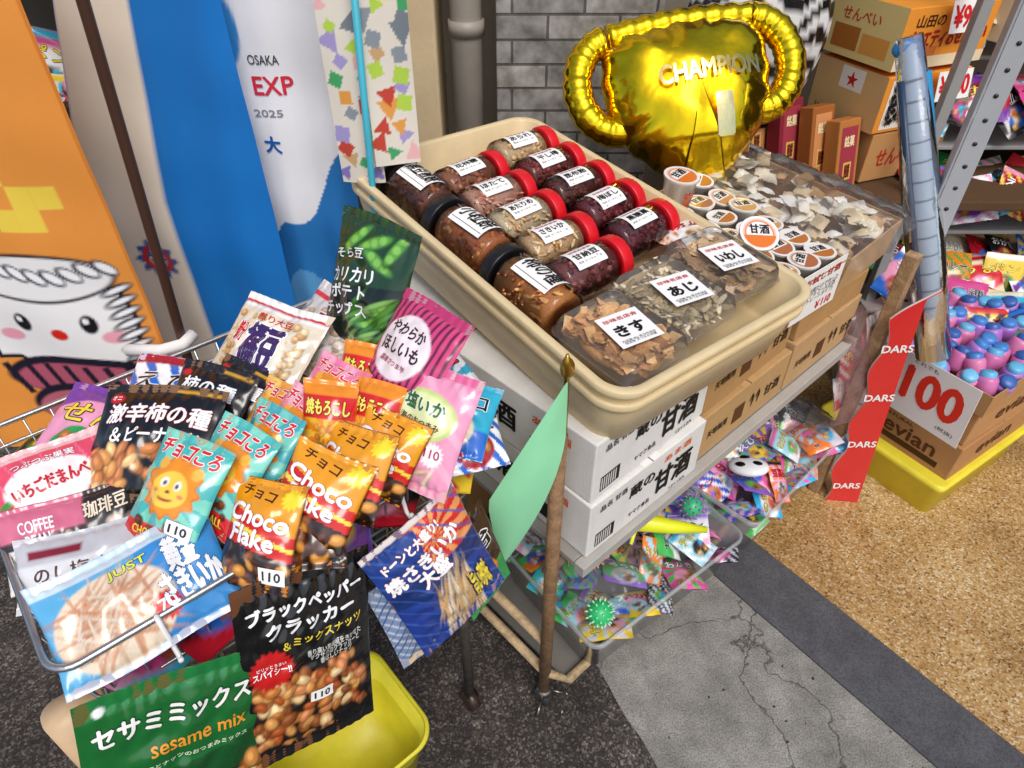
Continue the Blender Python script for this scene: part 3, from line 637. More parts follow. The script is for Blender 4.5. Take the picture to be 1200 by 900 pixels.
# ================================================================ WIRE BASKET CART
BA=Vector((-.485,.350,0)); BY=math.degrees(math.atan2(.657,.754)); BF=frame(BA,BY)
bw,bd,zr,zb=.60,.475,.9,.70
cart=empty('wire_basket_cart',BF)
mb=MB(); c=hx('c4c4c2')
def rloop(ins,z,r=.03): return [p for p in rr(bw-2*ins,bd-2*ins,r,z,6,bw/2,bd/2)]
for ins,z,q in ((0,zr,.0045),(0.004,zr-.035,.0032),(.012,zr-.1,.002),(.02,zr-.15,.002),(.028,zb,.003)): mb.tube(rloop(ins,z),q,METAL,c,8,closed=True)
for i in range(1,16):
    x=i*bw/16
    for y0,y1 in ((0,.028),(bd,bd-.028)): mb.tube([(x,y0,zr),(x,y1,zb)],.0016,METAL,c,5)
    mb.tube([(x,.028,zb),(x,bd-.028,zb)],.0016,METAL,c,5)
for i in range(1,13):
    y=i*bd/13
    for x0,x1 in ((0,.028),(bw,bw-.028)): mb.tube([(x0,y,zr),(x1,y,zb)],.0016,METAL,c,5)
    mb.tube([(.028,y,zb),(bw-.028,y,zb)],.0016,METAL,c,5)
o=mb.done('basket'); o.parent=cart
mb=MB()
for x,y in ((.05,.04),(bw-.05,.04),(.05,bd-.04),(bw-.05,bd-.04)):
    mb.tube([(x,y,.06),(x,y,zb)],.011,RUST,hx('55504a'),10)
for y in (bd-.04,): mb.tube([(.05,y,.2),(bw-.05,y,.2)],.009,RUST,hx('55504a'),8)
o=mb.done('legs'); o.parent=cart
mb=MB()
for x,y in ((.05,.04),(bw-.05,.04),(.05,bd-.04),(bw-.05,bd-.04)):
    mb.tube([(x-.011,y,.027),(x+.011,y,.027)],.027,PLAST,hx('3a2a24'),18)
    for q in (-.016,.013): mb.box(x+q,y-.014,.025,x+q+.003,y+.014,.062,METAL,hx('80705c'),.001)
o=mb.done('casters'); o.parent=cart
mb=MB()
for x in (.11,.27,.43):
    mb.tube([(x,.006,zr-.004),(x,-.004,zr+.006),(x,-.012,zr-.002),(x,-.014,zr-.03),(x,-.02,zr-.052),(x,-.03,zr-.055),(x,-.034,zr-.045)],.0032,PLAST,hx('f2f2f0'),8)
o=mb.done('hooks'); o.parent=cart
for c_ in cart.children: c_.matrix_parent_inverse=Matrix()
mb=MB(); mb.loft([rr(.28,.24,.05,.2,8),rr(.29,.25,.05,.2,8),rr(.29,.25,.05,.19,8),rr(.27,.23,.05,.188,8),rr(.23,.19,.05,0.002,8)],DIRTY,hx('e6dc3c'),capb=True)
mb.loft([rr(.28,.24,.05,.2,8),rr(.22,.18,.05,.01,8)],DIRTY,hx('d8ce30'),capb=True); mb.done('yellow_tub',frame((-.33,.570,.05),BY))
mb=MB(); mb.loft([rr(.07,.05,.02,z,5,0,y) for z,y in ((.72,0),(.6,-.01),(.50,.0),(.42,.03))],DIRTY,hx('d8b890'),capb=True,capt=True); mb.done('plastic_bracket',frame((-.565,.405,0),BY))
# ================================================================ SNACK BAGS
def a_kaki(A):
    A.m(np.ones(len(A.U)),'121012'); A.nuts(.02,.06,.98,.42,60,['d8944c','b86a34','f0c080','c87c3c'],.045,1.7,3); A.rect(0,.9,1,1,'1c1a1c'); A.ell(.12,.86,.06,.04,'d01820'); A.rect(.55,.93,.95,.96,'d8a020')
bag('snack_bag',(-.482,.650,.950),(.50,0,-.12),.175,.165,a_kaki,[('激辛柿の種',.52,.72,.84,.17,'ffffff',{'b':.03,'o':'802010'}),('＆ピーナッツ',.55,.53,.7,.13,'ffffff',{'b':.03}),('オニ',.12,.865,.08,.04,'ffffff')],seed=1,price=(.82,.12))
bag('snack_bag',(-.440,.715,.940),(.62,0,-.35),.13,.15,a_kaki,[('柿の種',.5,.75,.7,.15,'ffffff',{'b':.03}),('激辛',.3,.55,.3,.12,'e02020',{'o':'ffffff'})],seed=2)
bag('snack_bag',(-.405,.735,.935),(.60,0,-.50),.12,.14,a_kaki,[('柿の種',.5,.75,.7,.15,'ffffff',{'b':.03})],seed=22)
def a_straw(A):
    A.m(np.ones(len(A.U)),'e8506a'); A.ell(.5,.5,.38,.22,'ffffff'); A.stripes(.3,.02,'f07890',.12); A.ell(.15,.3,.13,.13,'c81828'); A.ell(.85,.25,.12,.12,'c81828'); A.ell(.12,.42,.06,.03,'3a9a3a'); A.ell(.5,.5,.36,.2,'fff4f0'); A.rect(0,.88,1,1,'f8c8c8')
bag('snack_bag',(-.598,.600,.925),(.53,0,.66),.15,.12,a_straw,[('いちごだまんべ',.5,.5,.62,.17,'d02030',{'b':.04,'rot':.1}),('つぶつぶ果実',.5,.78,.5,.08,'ffffff',{'o':'b01020'})],seed=3)
def a_coffee(A):
    A.m(np.ones(len(A.U)),'2a2422'); A.rect(0,.6,.6,1,'d8708c'); A.nuts(.3,.05,1,.55,26,['e8e0d8','8a8480','c8b8a8','3a2c28'],.045,1.3,4); A.rect(0,.0,.35,.5,'e8e4e0')
bag('snack_bag',(-.554,.544,.895),(.73,0,.48),.172,.105,a_coffee,[('COFFEE\nBEAN\nCHOCOLATE',.28,.55,.42,.5,'ffffff',{'b':.02}),('珈琲豆',.75,.75,.3,.2,'f4e4c8')],seed=4)
def a_silver(A):
    A.m(np.ones(len(A.U)),'c8c8cc'); A.rect(0,.3,1,.6,'e8e8ea'); A.rect(.1,.68,.5,.8,'8a1c2c')
bag('snack_bag',(-.52,.50,.895),(.55,0,.31),.16,.09,a_silver,[('のし梅さん',.5,.45,.7,.2,'5a3a34')],seed=5)
def a_sqb(A):
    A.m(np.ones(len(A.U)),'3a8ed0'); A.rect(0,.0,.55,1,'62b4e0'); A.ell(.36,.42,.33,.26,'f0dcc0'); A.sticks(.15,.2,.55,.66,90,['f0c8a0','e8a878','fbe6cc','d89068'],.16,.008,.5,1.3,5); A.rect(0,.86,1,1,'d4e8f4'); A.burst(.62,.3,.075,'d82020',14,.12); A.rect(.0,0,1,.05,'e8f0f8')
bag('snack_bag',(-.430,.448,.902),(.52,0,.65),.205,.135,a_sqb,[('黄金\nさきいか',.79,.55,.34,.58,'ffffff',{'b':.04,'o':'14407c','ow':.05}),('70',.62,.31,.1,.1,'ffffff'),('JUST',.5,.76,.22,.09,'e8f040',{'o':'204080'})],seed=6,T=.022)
def lionart(bg,c2):
    def f(A):
        A.m(np.ones(len(A.U)),bg); A.rays(.5,.5,c2,9); A.rect(0,0,1,.2,'d82c2c'); A.burst(.5,.56,.36,'e07818',13,.09); A.burst(.5,.56,.33,'f0941c',13,.08); A.ell(.5,.53,.235,.21,'f8d048')
        for s in (-1,1): A.ell(.5+s*.09,.58,.045,.055,'ffffff'); A.ell(.5+s*.085,.575,.022,.03,'181010'); A.ell(.5+s*.16,.5,.035,.025,'f08050'); A.ell(.5+s*.25,.72,.07,.07,'f8b840')
        A.ell(.5,.51,.03,.02,'803010'); A.ell(.5,.455,.09,.035,'a02018'); A.ell(.5,.475,.1,.03,'f8d048'); A.nuts(.1,.05,.9,.3,8,['7a3c18','5a2810'],.055,1.1,6)
    return f
LT=[('チョコころ',.5,.86,.82,.13,'e02828',{'b':.04,'o':'ffffff','ow':.09}),('CHOCO BALL',.5,.12,.7,.08,'ffe040',{'b':.03})]
bag('snack_bag',(-.412,.556,.955),(.72,0,-.36),.108,.146,lionart('48b8b4','80d8c0'),LT,seed=7,step=.0018,roll=-.12,price=(.8,.25))
bag('snack_bag',(-.366,.592,.950),(.66,.08,-.50),.10,.14,lionart('50bcb8','88dcc8'),LT,seed=8,step=.0018,roll=-.05)
bag('snack_bag',(-.328,.628,.948),(.74,-.05,-.62),.095,.135,lionart('48b0b8','78d0c0'),LT,seed=9,step=.0018,roll=.05)
bag('snack_bag',(-.300,.668,.948),(.66,0,-.55),.09,.13,lionart('f090b0','f8b8c8'),LT,seed=10,step=.0018,roll=-.1)
bag('snack_bag',(-.262,.722,.965),(.62,.06,-.60),.095,.125,lionart('f080a8','f8a8c0'),LT,seed=11,step=.0018)
bag('snack_bag',(-.335,.700,.940),(.60,0,-.50),.095,.125,lionart('e8a040','f8c860'),LT,seed=61,step=.0018)
def a_or(A):
    A.m(np.ones(len(A.U)),'f09020'); A.rect(0,.5,1,.8,'d82020'); A.rays(.5,.3,'f8c840',8,0,0,1,.5); A.nuts(.2,.1,.8,.4,10,['c87828','e8a040'],.06,1.3,3)
for k,(x,y) in enumerate(((-.225,.700),(-.205,.730),(-.190,.680),(-.215,.760),(-.245,.672))): bag('snack_bag',(x,y,.955+.005*k),(.8,.1*k-.2,-.65+.13*k),.075,.105,a_or,[('焼もろこし',.5,.65,.8,.2,'ffe860',{'b':.03,'o':'601008'})],seed=12+k,roll=.1*k-.2)
def a_fl(A):
    A.m(np.ones(len(A.U)),'241208'); A.poly([(0,1),(1,1),(1,.45),(0,.62)],'f0a018'); A.poly([(0,.74),(1,.5),(1,.28),(0,.42)],'d82018'); A.nuts(.1,.04,.95,.30,16,['6a3414','8a4a1c','4c240c','d89030'],.07,1.4,7); A.burst(.85,.85,.12,'f8e030',12,.15); A.poly([(0,.62),(1,.4),(1,.36),(0,.57)],'f8e050')
FT=[('Choco\nFlake',.48,.55,.85,.34,'ffffff',{'b':.05,'rot':-.12,'o':'881010','ow':.06}),('チョコ',.4,.86,.5,.1,'4a1808',{'rot':-.12})]
bag('snack_bag',(-.302,.517,.930),(.62,-.05,-.34),.10,.13,a_fl,FT,seed=16,step=.0018,roll=.12,price=(.8,.15))
bag('snack_bag',(-.240,.560,.945),(.70,.08,-.22),.112,.125,a_fl,FT,seed=17,step=.0018,roll=-.16)
bag('snack_bag',(-.205,.602,.948),(.80,0,-.55),.108,.12,a_fl,FT,seed=18,step=.0018,roll=.08)
bag('snack_bag',(-.170,.635,.945),(.85,.1,-.4),.10,.115,a_fl,FT,seed=19,roll=-.1)
bag('snack_bag',(-.262,.545,.920),(.45,0,.1),.11,.13,a_fl,FT,seed=26)
def a_beans(A):
    A.m(np.ones(len(A.U)),'e6d8c0'); A.nuts(.05,.05,.95,.8,110,['d8b078','e8c898','c89858'],.035,1.15,8); A.ell(.5,.5,.26,.3,'f4ead8'); A.rect(0,.86,1,1,'f4f4f0'); A.rect(0,.9,1,.93,'d02020')
bag('snack_bag',(-.382,.840,.958),(.52,0,-.45),.17,.175,a_beans,[('福豆',.5,.52,.40,.42,'3a2060',{'b':.04,'o':'ffffff'}),('煎り大豆',.5,.8,.4,.07,'c02020'),('節分',.2,.6,.12,.2,'d02020',{'o':'ffffff'})],seed=23,wr=.0035)
def a_clear(A):
    A.m(np.ones(len(A.U)),'d8d4d0'); A.rect(0,.8,1,.86,'e03030'); A.nuts(.05,.05,.95,.7,60,['c8b8a8','e8dccc','b09880'],.05,1.2,9); A.rect(0,.92,1,1,'f0f0f0')
bag('snack_bag',(-.30,.90,.955),(.50,0,-.7),.16,.15,a_clear,[('豆',.5,.5,.25,.3,'a02020',{'o':'ffffff'})],seed=24,wr=.0035)
bag('snack_bag',(-.265,.965,.965),(.55,0,-.9),.15,.14,a_clear,[('あられ',.5,.5,.6,.2,'a02020',{'o':'ffffff'})],seed=25,wr=.0035)
def a_eda(A):
    A.m(np.ones(len(A.U)),'1c4024'); A.poly([(0,.45),(1,.65),(1,0),(0,0)],'0e1c12')
    for (x,y,a) in ((.55,.84,.5),(.65,.74,-.3),(.3,.82,.9),(.8,.86,1.2),(.75,.45,.6),(.72,.36,.4)):
        A.ell(x,y,.2,.065,'2f6a24',a); A.ell(x,y,.17,.05,'5aa03a',a)
        for k in (-1,0,1): A.ell(x+k*.09*math.cos(a),y+k*.07*math.sin(a),.04,.036,'86c455')
    A.sticks(.45,.12,.95,.5,22,['5a9a40','3c7a2c','8ac060'],.2,.03,.8,.2,9); A.rect(0,.93,1,1,'1c3c24')
bag('snack_bag',(-.220,.885,1.035),(1.15,0,-.66),.165,.235,a_eda,[('そら豆',.28,.73,.4,.06,'ffffff',{'rot':.2}),('カリカリ',.36,.6,.6,.09,'ffffff',{'rot':.2,'b':.03}),('ポテト',.36,.49,.52,.09,'ffffff',{'rot':.2,'b':.03}),('チップス',.34,.37,.6,.09,'ffffff',{'rot':.2,'b':.03}),('わさび味',.7,.2,.4,.06,'e8f0a0')],seed=27,T=.025,wr=.003)
def a_gobo(A):
    A.m(np.ones(len(A.U)),'d8447c'); A.stripes(.0,.011,'6a1c40',.35); A.ell(.42,.62,.36,.34,'f6e8ea'); A.poly([(0,0),(1,0),(1,.2),(0,.42)],'5a2818'); A.sticks(.3,.08,.85,.3,16,['e0a048','c87828','f0c070'],.17,.03,.4,.5,10); A.rect(0,.93,1,1,'c43870')
bag('snack_bag',(-.150,.745,1.000),(.75,0,-.72),.140,.205,a_gobo,[('やわらか',.4,.74,.5,.09,'3a2430',{'rot':.05,'b':.03}),('ほしいも',.42,.61,.56,.10,'3a2430',{'rot':.05,'b':.03}),('国産さつま芋',.42,.5,.4,.04,'a04060')],seed=28,T=.022)
def a_pink(A):
    A.m(np.ones(len(A.U)),'f09cbc'); A.stripes(.8,.035,'f4b0c8',.3); A.ell(.5,.6,.4,.26,'c8e080'); A.ell(.5,.6,.36,.22,'e8f0b0'); A.sticks(.2,.1,.8,.36,14,['fbe8c8','f4d8b0'],.15,.03,.9,.6,11); A.burst(.75,.33,.12,'f8f8f8',16,.1); A.rect(0,.93,1,1,'e86c9c')
bag('snack_bag',(-.118,.672,.962),(.82,0,-.50),.130,.170,a_pink,[('塩いか',.5,.68,.5,.12,'2a6a30',{'b':.04,'o':'ffffff'}),('海のおつまみ',.5,.54,.5,.06,'5a3040'),('110',.75,.34,.17,.07,'c02060')],seed=29,T=.022)
bag('snack_bag',(-.085,.74,.92),(.4,.2,-.2),.12,.12,*rand_art(5),seed=30)
bag('snack_bag',(-.06,.715,.885),(.3,.1,.3),.10,.09,*rand_art(12),seed=31)
bag('snack_bag',(-.10,.79,.93),(.6,0,.9),.12,.14,*rand_art(9),seed=32)
bag('snack_bag',(-.60,.69,.92),(.4,.1,-.3),.14,.15,*rand_art(41),seed=33)
bag('snack_bag',(-.53,.78,.91),(.4,0,-.2),.15,.15,*rand_art(50),seed=34)
its=[]
for i in range(6):
    for j in range(5):
        its.append((BF@Matrix.Translation((.07+i*.092,.06+j*.088,.80+U(-.02,.05)))@Euler((U(-.2,.5),U(-.3,.3),U(-1,1))).to_matrix().to_4x4(),.12,.14,300+i*7+j))
packets('snack_bag_heap',its,.007)
def a_sesame(A):
    A.m(np.ones(len(A.U)),'14682c'); A.rect(0,.9,1,1,'1c7c3c'); A.poly([(0,.45),(1,.55),(1,0),(0,0)],'0e5022'); A.ell(.62,.22,.4,.2,'0a2c14'); A.nuts(.32,.06,.98,.36,70,['c88840','e0b878','a86428','8a4a20','f0d8a8'],.05,1.5,12); A.burst(.17,.3,.16,'d02020',18,.06); A.ell(.12,.93,.03,.03,'ffffff')
bag('snack_bag',(-.388,.344,.779),(1.31,.30,.60),.195,.25,a_sesame,[('セサミミックス',.5,.80,.86,.10,'f8f8f0',{'b':.04,'o':'0a3018'}),('sesame mix',.62,.65,.55,.07,'f0a030',{'b':.02}),('ロサミーズ\nナッツ',.17,.3,.24,.1,'ffffff',{'b':.02}),('香ばしい胡麻とナッツのおつまみミックス',.5,.555,.8,.025,'e8f0d0')],seed=40,T=.012,shift=(0,-.036),price=(.6,.3))
def a_pep(A):
    A.m(np.ones(len(A.U)),'0c0c0e'); A.rect(0,.94,1,1,'1a1a1c'); A.ell(.5,.3,.44,.3,'1c100c'); A.nuts(.08,.13,.92,.47,120,['b8702c','d89850','8a4a1c','e8c088','a8501c','c8804c'],.045,1.45,13); A.burst(.2,.55,.15,'c81c1c',20,.08); A.rect(.0,0,1,.05,'181818')
    for x in (.3,.45,.6): A.ell(x,.09,.05,.03,'c8843c')
bag('snack_bag',(-.262,.447,.760),(1.32,.26,.67),.180,.280,a_pep,[('ブラックペッパー',.5,.84,.84,.07,'ffffff',{'b':.05,'o':'303030'}),('クラッカー',.52,.745,.66,.075,'ffffff',{'b':.05}),('＆ミックスナッツ',.6,.66,.62,.045,'e8d040',{'b':.03}),('ピリッとうまい',.2,.575,.2,.02,'ffffff'),('スパイシー!!',.2,.545,.26,.035,'ffffff',{'b':.03}),('香り高い黒胡椒をきかせた\nサクサクのクラッカーと\n香ばしいナッツ',.68,.55,.45,.09,'d8d8d0')],seed=41,T=.014,wr=.0028,price=(.55,.33))
def a_sq3(A):
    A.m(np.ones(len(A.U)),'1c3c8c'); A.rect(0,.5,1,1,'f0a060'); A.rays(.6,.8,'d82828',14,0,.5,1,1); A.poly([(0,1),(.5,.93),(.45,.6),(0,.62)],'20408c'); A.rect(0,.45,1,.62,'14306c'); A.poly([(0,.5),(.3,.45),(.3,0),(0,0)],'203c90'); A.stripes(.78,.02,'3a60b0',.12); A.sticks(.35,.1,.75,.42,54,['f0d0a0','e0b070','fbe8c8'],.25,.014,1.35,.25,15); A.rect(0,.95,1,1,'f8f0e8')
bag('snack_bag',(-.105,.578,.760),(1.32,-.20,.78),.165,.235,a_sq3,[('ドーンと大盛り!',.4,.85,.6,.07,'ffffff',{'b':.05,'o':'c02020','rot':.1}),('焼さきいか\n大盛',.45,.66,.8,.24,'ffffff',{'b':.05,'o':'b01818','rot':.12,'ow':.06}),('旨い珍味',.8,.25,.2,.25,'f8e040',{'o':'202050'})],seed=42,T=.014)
def a_net(A):
    A.m(np.ones(len(A.U)),'7c90b0'); A.stripes(.78,.012,'c8d0dc',.3); A.stripes(-.78,.012,'4868a0',.2); A.rect(0,0,1,.08,'e0c8a0')
bag('snack_bag',(-.135,.565,.70),(1.32,-.1,.74),.13,.17,a_net,[],seed=43,T=.01)
bag('snack_bag',(-.055,.64,.70),(1.32,-.1,.9),.10,.18,*rand_art(78),seed=44,T=.01)
# ================================================================ BANNERS
def sheet(name,o,xd,w,h,art,texts=(),step=.005,wave=.015,per=.22,seed=0,mat=None,parent=None,slant=0):
    xd=Vector(xd).normalized(); zd=Vector((0,0,1)); nd=xd.cross(zd); M=Matrix((xd,zd,nd)).transposed().to_4x4(); M.translation=Vector(o)
    nx=int(w/step); ny=int(h/step); ug,vg=np.meshgrid(np.linspace(0,1,nx+1),np.linspace(0,1,ny+1)); ug=ug.ravel(); vg=vg.ravel()
    def surf(x,y,o=0): return np.column_stack([x+slant*np.clip((y-.5)/.4,0,1)*(1-x/w),y,wave*np.sin(x*6.283/per+seed+.8*np.sin(y*4))*(.6+.4*np.sin(y*3+seed))+wave*.3*np.sin(y*9+x*14+seed)+wave*.12*np.sin(y*31+x*9)+o])
    A=Art(ug,vg,w,h,step,'ffffff'); art(A); P=surf(ug*w,vg*h)
    i,j=np.meshgrid(np.arange(nx),np.arange(ny)); a=(j*(nx+1)+i).ravel(); F=np.column_stack([a,a+1,a+nx+2,a+nx+1]).tolist()
    mb=MB(); mb.add(P,F,mat or CLOTH,A.col)
    for t in texts:
        body,cx,cy,tw,th,col=t[:6]; q=t[6] if len(t)>6 else {}
        mb.text(body,cx,cy,tw,th,hx(col),rot=q.get('rot',0),bold=q.get('b',.02),out=hx(q['o']) if 'o' in q else None,surf=surf,off=.002,sub=.015,mat=mat or CLOTH)
    return mb.done(name,M,parent)
ow,oh=.55,1.25
def a_orange(A):
    A.m(np.ones(len(A.U)),'ee9a44')
    def E(x,z,rx,rz,c,rot=0): A.ell((x+1.285)/ow,(z-.45)/oh,rx/ow,rz/ow,c,rot)
    def Q(x0,z0,x1,z1,c,rot=0): A.rect((x0+1.285)/ow,(z0-.45)/oh,(x1+1.285)/ow,(z1-.45)/oh,c,rot)
    for (x,z) in ((-.92,1.115),(-.876,1.071),(-.832,1.071),(-.876,1.027),(-.92,1.027),(-.964,1.071)): Q(x-.022,z-.022,x+.022,z+.022,'f4d450')
    E(-.93,.80,.165,.15,'1c1a2c'); Q(-1.10,.70,-.775,.88,'1c1a2c'); E(-.93,.80,.155,.14,'f8f6f4'); Q(-1.09,.71,-.785,.87,'f8f6f4')
    E(-.93,.905,.155,.055,'1c1a2c'); E(-.93,.905,.147,.048,'f4f2f0')
    for k in range(9): E(-1.06+.034*k,.915+.008*math.sin(k),.014,.026,'1c1a2c',.9); E(-1.058+.034*k,.915+.008*math.sin(k),.009,.020,'ffffff',.9)
    for x in (-1.0,-.86): E(x,.80,.017,.022,'16141c'); E(x-.004,.808,.006,.007,'ffffff')
    for x in (-1.04,-.82): E(x,.765,.026,.015,'f4a8b8')
    E(-.93,.775,.018,.014,'e02818')
    for k in range(8): E(-.785,.69+.026*k,.035,.011,'1c1a2c',.35); E(-.785,.69+.026*k,.026,.005,'ffffff',.35)
    E(-.93,.655,.17,.06,'1c1a2c'); E(-.93,.645,.155,.05,'b85a70')
    for k in range(7): Q(-1.09+.045*k,.60,-1.075+.045*k,.69,'1c1a2c',.3)
    E(-.92,.57,.16,.07,'1c1a2c'); E(-.92,.56,.15,.06,'c06878')
    Q(-.7405,.45,-.735,1.75,'d07828')
sheet('orange_banner',(-1.285,1.15,.45),(1,0,0),ow,oh,a_orange,step=.004,wave=.010,per=.35)
def a_blue(A):
    A.m(np.ones(len(A.U)),'1c7cd0'); A.rect(0,0,.44,1,'f4ead8')
    def E(x,z,r,c): A.ell((x+.93)/.40,(z-.45)/1.25,r/.4,r/.4,c)
    A.burst((.105)/.40,(.80-.45)/1.25,.045/.4,'2460a8',10,.15); E(-.825,.80,.036,'d83038'); E(-.825,.80,.022,'f4e0d0')
sheet('blue_banner',(-.93,1.40,.45),(1,0,0),.40,1.25,a_blue,[('ARC\nTO',.105,.35,.05,.04,'2460a8',{'b':.03})],step=.006,wave=.009,per=.17,seed=1,mat=vmat('vinyl',.3,0,.5,.2,.1,40,.05,6),slant=.10)
def a_expo(A):
    A.m(np.ones(len(A.U)),'f0f1f5'); A.m((A.V*1.25<(.34+.24*A.U+.03*np.sin(A.U*9))).astype(float),'2c7cc4'); A.m((A.V*1.25<(.20+.10*np.sin(A.U*5))).astype(float),'60a8e0'); A.ell(.05,.66,.14,.3,'3a90d4'); A.ell(-.02,.5,.1,.25,'7cb8e4')
sheet('white_event_banner',(-.575,1.45,.45),(1,0,0),.225,1.25,a_expo,[('OSAKA',.08,.772,.062,.018,'444850',{'b':.01}),('EXP',.09,.723,.08,.034,'d83048',{'b':.03}),('KANS',.07,.90,.07,.03,'444850'),('大',.065,.605,.035,.035,'2060b0',{'b':.04}),('2025',.07,.67,.06,.014,'888c94')],step=.005,wave=.014,per=.10,seed=2)
mb=MB(); mb.tube([(-.695,1.14,.3),(-.685,1.14,.72),(-.622,1.13,1.5),(-.612,1.13,1.7)],.0095,PLAST,hx('4a3024'),12); mb.tube([(-.697,1.14,0),(-.695,1.14,.3)],.012,PLAST,hx('3a241c'),12); mb.box(-.82,1.02,0,-.58,1.26,.05,PLAST,hx('303030'),.01); mb.done('banner_pole')
mb=MB(); mb.tube([(-.80,1.135,.74),(-.72,1.118,.752),(-.672,1.122,.765),(-.66,1.15,.77)],.013,PAPER,hx('f4f0ea'),8); mb.done('tie_strap')
def a_koi(seed):
    def f(A):
        A.m(np.ones(len(A.U)),'e8dfd0'); rg=random.Random(seed); cs=['48a868','8c7cc0','e8a04c','7c848c','f0b8b8','b8d850','c84838','d0a878','a89cd0','58b8a0','9098a0']
        for j in range(20):
            for i in range(2):
                x=(i+.5)/2+rg.uniform(-.2,.2); y=(j+.5)/20+rg.uniform(-.015,.015); c=rg.choice(cs); s=rg.uniform(.18,.30); q=rg.uniform(0,6.28)
                if rg.random()<.6: A.poly([(x+s*math.cos(q+t),y+s*.15*math.sin(q+t)) for t in (0,1.9,4.1)],c)
                else: A.poly([(x+s*.8*math.cos(q+t),y+s*.12*math.sin(q+t)) for t in (0,1.57,3.14,4.71)],c)
        if seed==2: A.ell(.55,.50,.24,.24,'f8dc80'); A.ell(.55,.50,.16,.16,'181818'); A.ell(.55,.50,.05,.05,'f8f8f8'); A.rect(0,.62,1,.68,'b03020')
    return f
sheet('paper_streamer',(-.335,1.30,1.035),(1,0,.0),.085,.6,a_koi(1),wave=.008,per=.2,step=.003,mat=PAPER)
sheet('paper_streamer',(-.262,1.285,1.075),(1,.1,0),.085,.6,a_koi(2),wave=.008,per=.2,step=.003,seed=2,mat=PAPER)
mb=MB(); mb.tube([(-.285,1.27,.80),(-.272,1.27,1.05),(-.25,1.27,1.6)],.0065,PLAST,hx('48b8cc'),10); mb.done('blue_pole')
its=[]
for k in range(26): its.append((Matrix.Translation((U(-1.5,-.7),U(1.75,1.95),U(.7,1.5)))@Euler((U(.7,1.4),U(-.4,.4),U(-.5,.5))).to_matrix().to_4x4(),.14,.18,500+k))
packets('hanging_goods',its,.008)
mb=MB()
for z in (.65,1.0,1.35): mb.box(-1.8,1.8,z,-.5,2.3,z+.02,WALLM,hx('4a3c30'),.003)
mb.done('back_shelf')
# ================================================================ TROPHY BALLOON
G='f8d020'
def trophy(M):
    mb=MB(); g=np.array(hx(G)); n=110; m=26
    prof=[(-.15,.15),(0,.165),(.15,.15),(.185,.11),(.195,.04),(.185,-.04),(.15,-.11),(.095,-.165),(.045,-.20),(.06,-.225),(.055,-.238),(-.055,-.238),(-.06,-.225),(-.045,-.20),(-.095,-.165),(-.15,-.11),(-.185,-.04),(-.195,.04),(-.185,.11)]
    P=[Vector((a,b)) for a,b in prof]; seg=[(P[i],P[(i+1)%len(P)]) for i in range(len(P))]; ls=[(b-a).length for a,b in seg]; tot=sum(ls); out=[]
    for k in range(n):
        d=tot*k/n; i=0
        while d>ls[i]: d-=ls[i]; i+=1
        out.append(seg[i][0].lerp(seg[i][1],d/ls[i]))
    rg=random.Random(4); jit=[rg.uniform(.2,1.2) for _ in range(n)]
    def T(s,k,q):
        wr=1+.13*math.sin(k*2*math.pi*22/n+.6*math.sin(k*.7))*max(0,s-.62)**1.3*3.4*jit[k//5*5]
        return .105*math.sqrt(max(0,1-s**2.2))*wr+.0045*math.sin(q.x*38+q.y*17+1)*math.sin(q.y*31-q.x*11)*(1-s**4)
    vs=[];fs=[]
    for side in (1,-1):
        b0=len(vs)
        for j in range(m+1):
            s=j/m
            for k in range(n):
                q=out[k]*s; r2=.010*math.sin(k*2*math.pi*22/n)*s**5
                neck=1-.5*min(1,max(0,(-q.y-.12)/.07))
                vs.append((q.x*(1+r2),q.y*(1+r2),side*T(s,k,q)*neck))
        for j in range(m):
            for k in range(n):
                a=b0+j*n+k; b=b0+j*n+(k+1)%n; c=b0+(j+1)*n+(k+1)%n; d=b0+(j+1)*n+k; fs.append((a,b,c,d) if side<0 else (a,d,c,b))
    mb.add(vs,fs,FOIL,g)
    for sx in (-1,1):
        pth=[];rad=[]
        for k in range(61):
            a=math.radians(85-180*k/60) if sx>0 else math.radians(95+180*k/60)
            pth.append((sx*.165+.085*math.cos(a),.045+.105*math.sin(a),0)); rad.append(.034*(1+.035*math.sin(k*1.35+sx)+.03*math.sin(k*.5)))
        mb.tube(pth,rad,FOIL,g,18)
    mb.tube([(-.165+.33*k/40,.150+.012*math.sin(math.pi*k/40),.01) for k in range(41)],[.030+.002*math.sin(k*1.3) for k in range(41)],FOIL,g,16)
    def sf(x,y,o):
        s=np.clip(np.sqrt((x/.195)**2+(np.abs(y)/.2)**2),0,.98); return np.column_stack([x,y,.105*np.sqrt(1-s**2.2)+o+.006])
    mb.text('CHAMPION',.025,.015,.225,.040,hx('e8d488'),bold=.03,surf=sf,off=.003,sub=.01,mat=FOIL)
    mb.text('1',.045,-.085,.035,.085,hx('e8dca0'),bold=.03,surf=sf,off=.003,sub=.01,mat=FOIL)
    return mb.done('trophy_balloon',M)
trophy(Matrix.Translation((.435,1.76,1.060))@Euler((math.radians(52),math.radians(4),math.radians(-2))).to_matrix().to_4x4()@Matrix.Rotation(math.radians(14),4,'Z')@Matrix.Scale(1.07,4))
mb=MB(); nu,nv=96,48; vs=[];cs=[];fs=[]
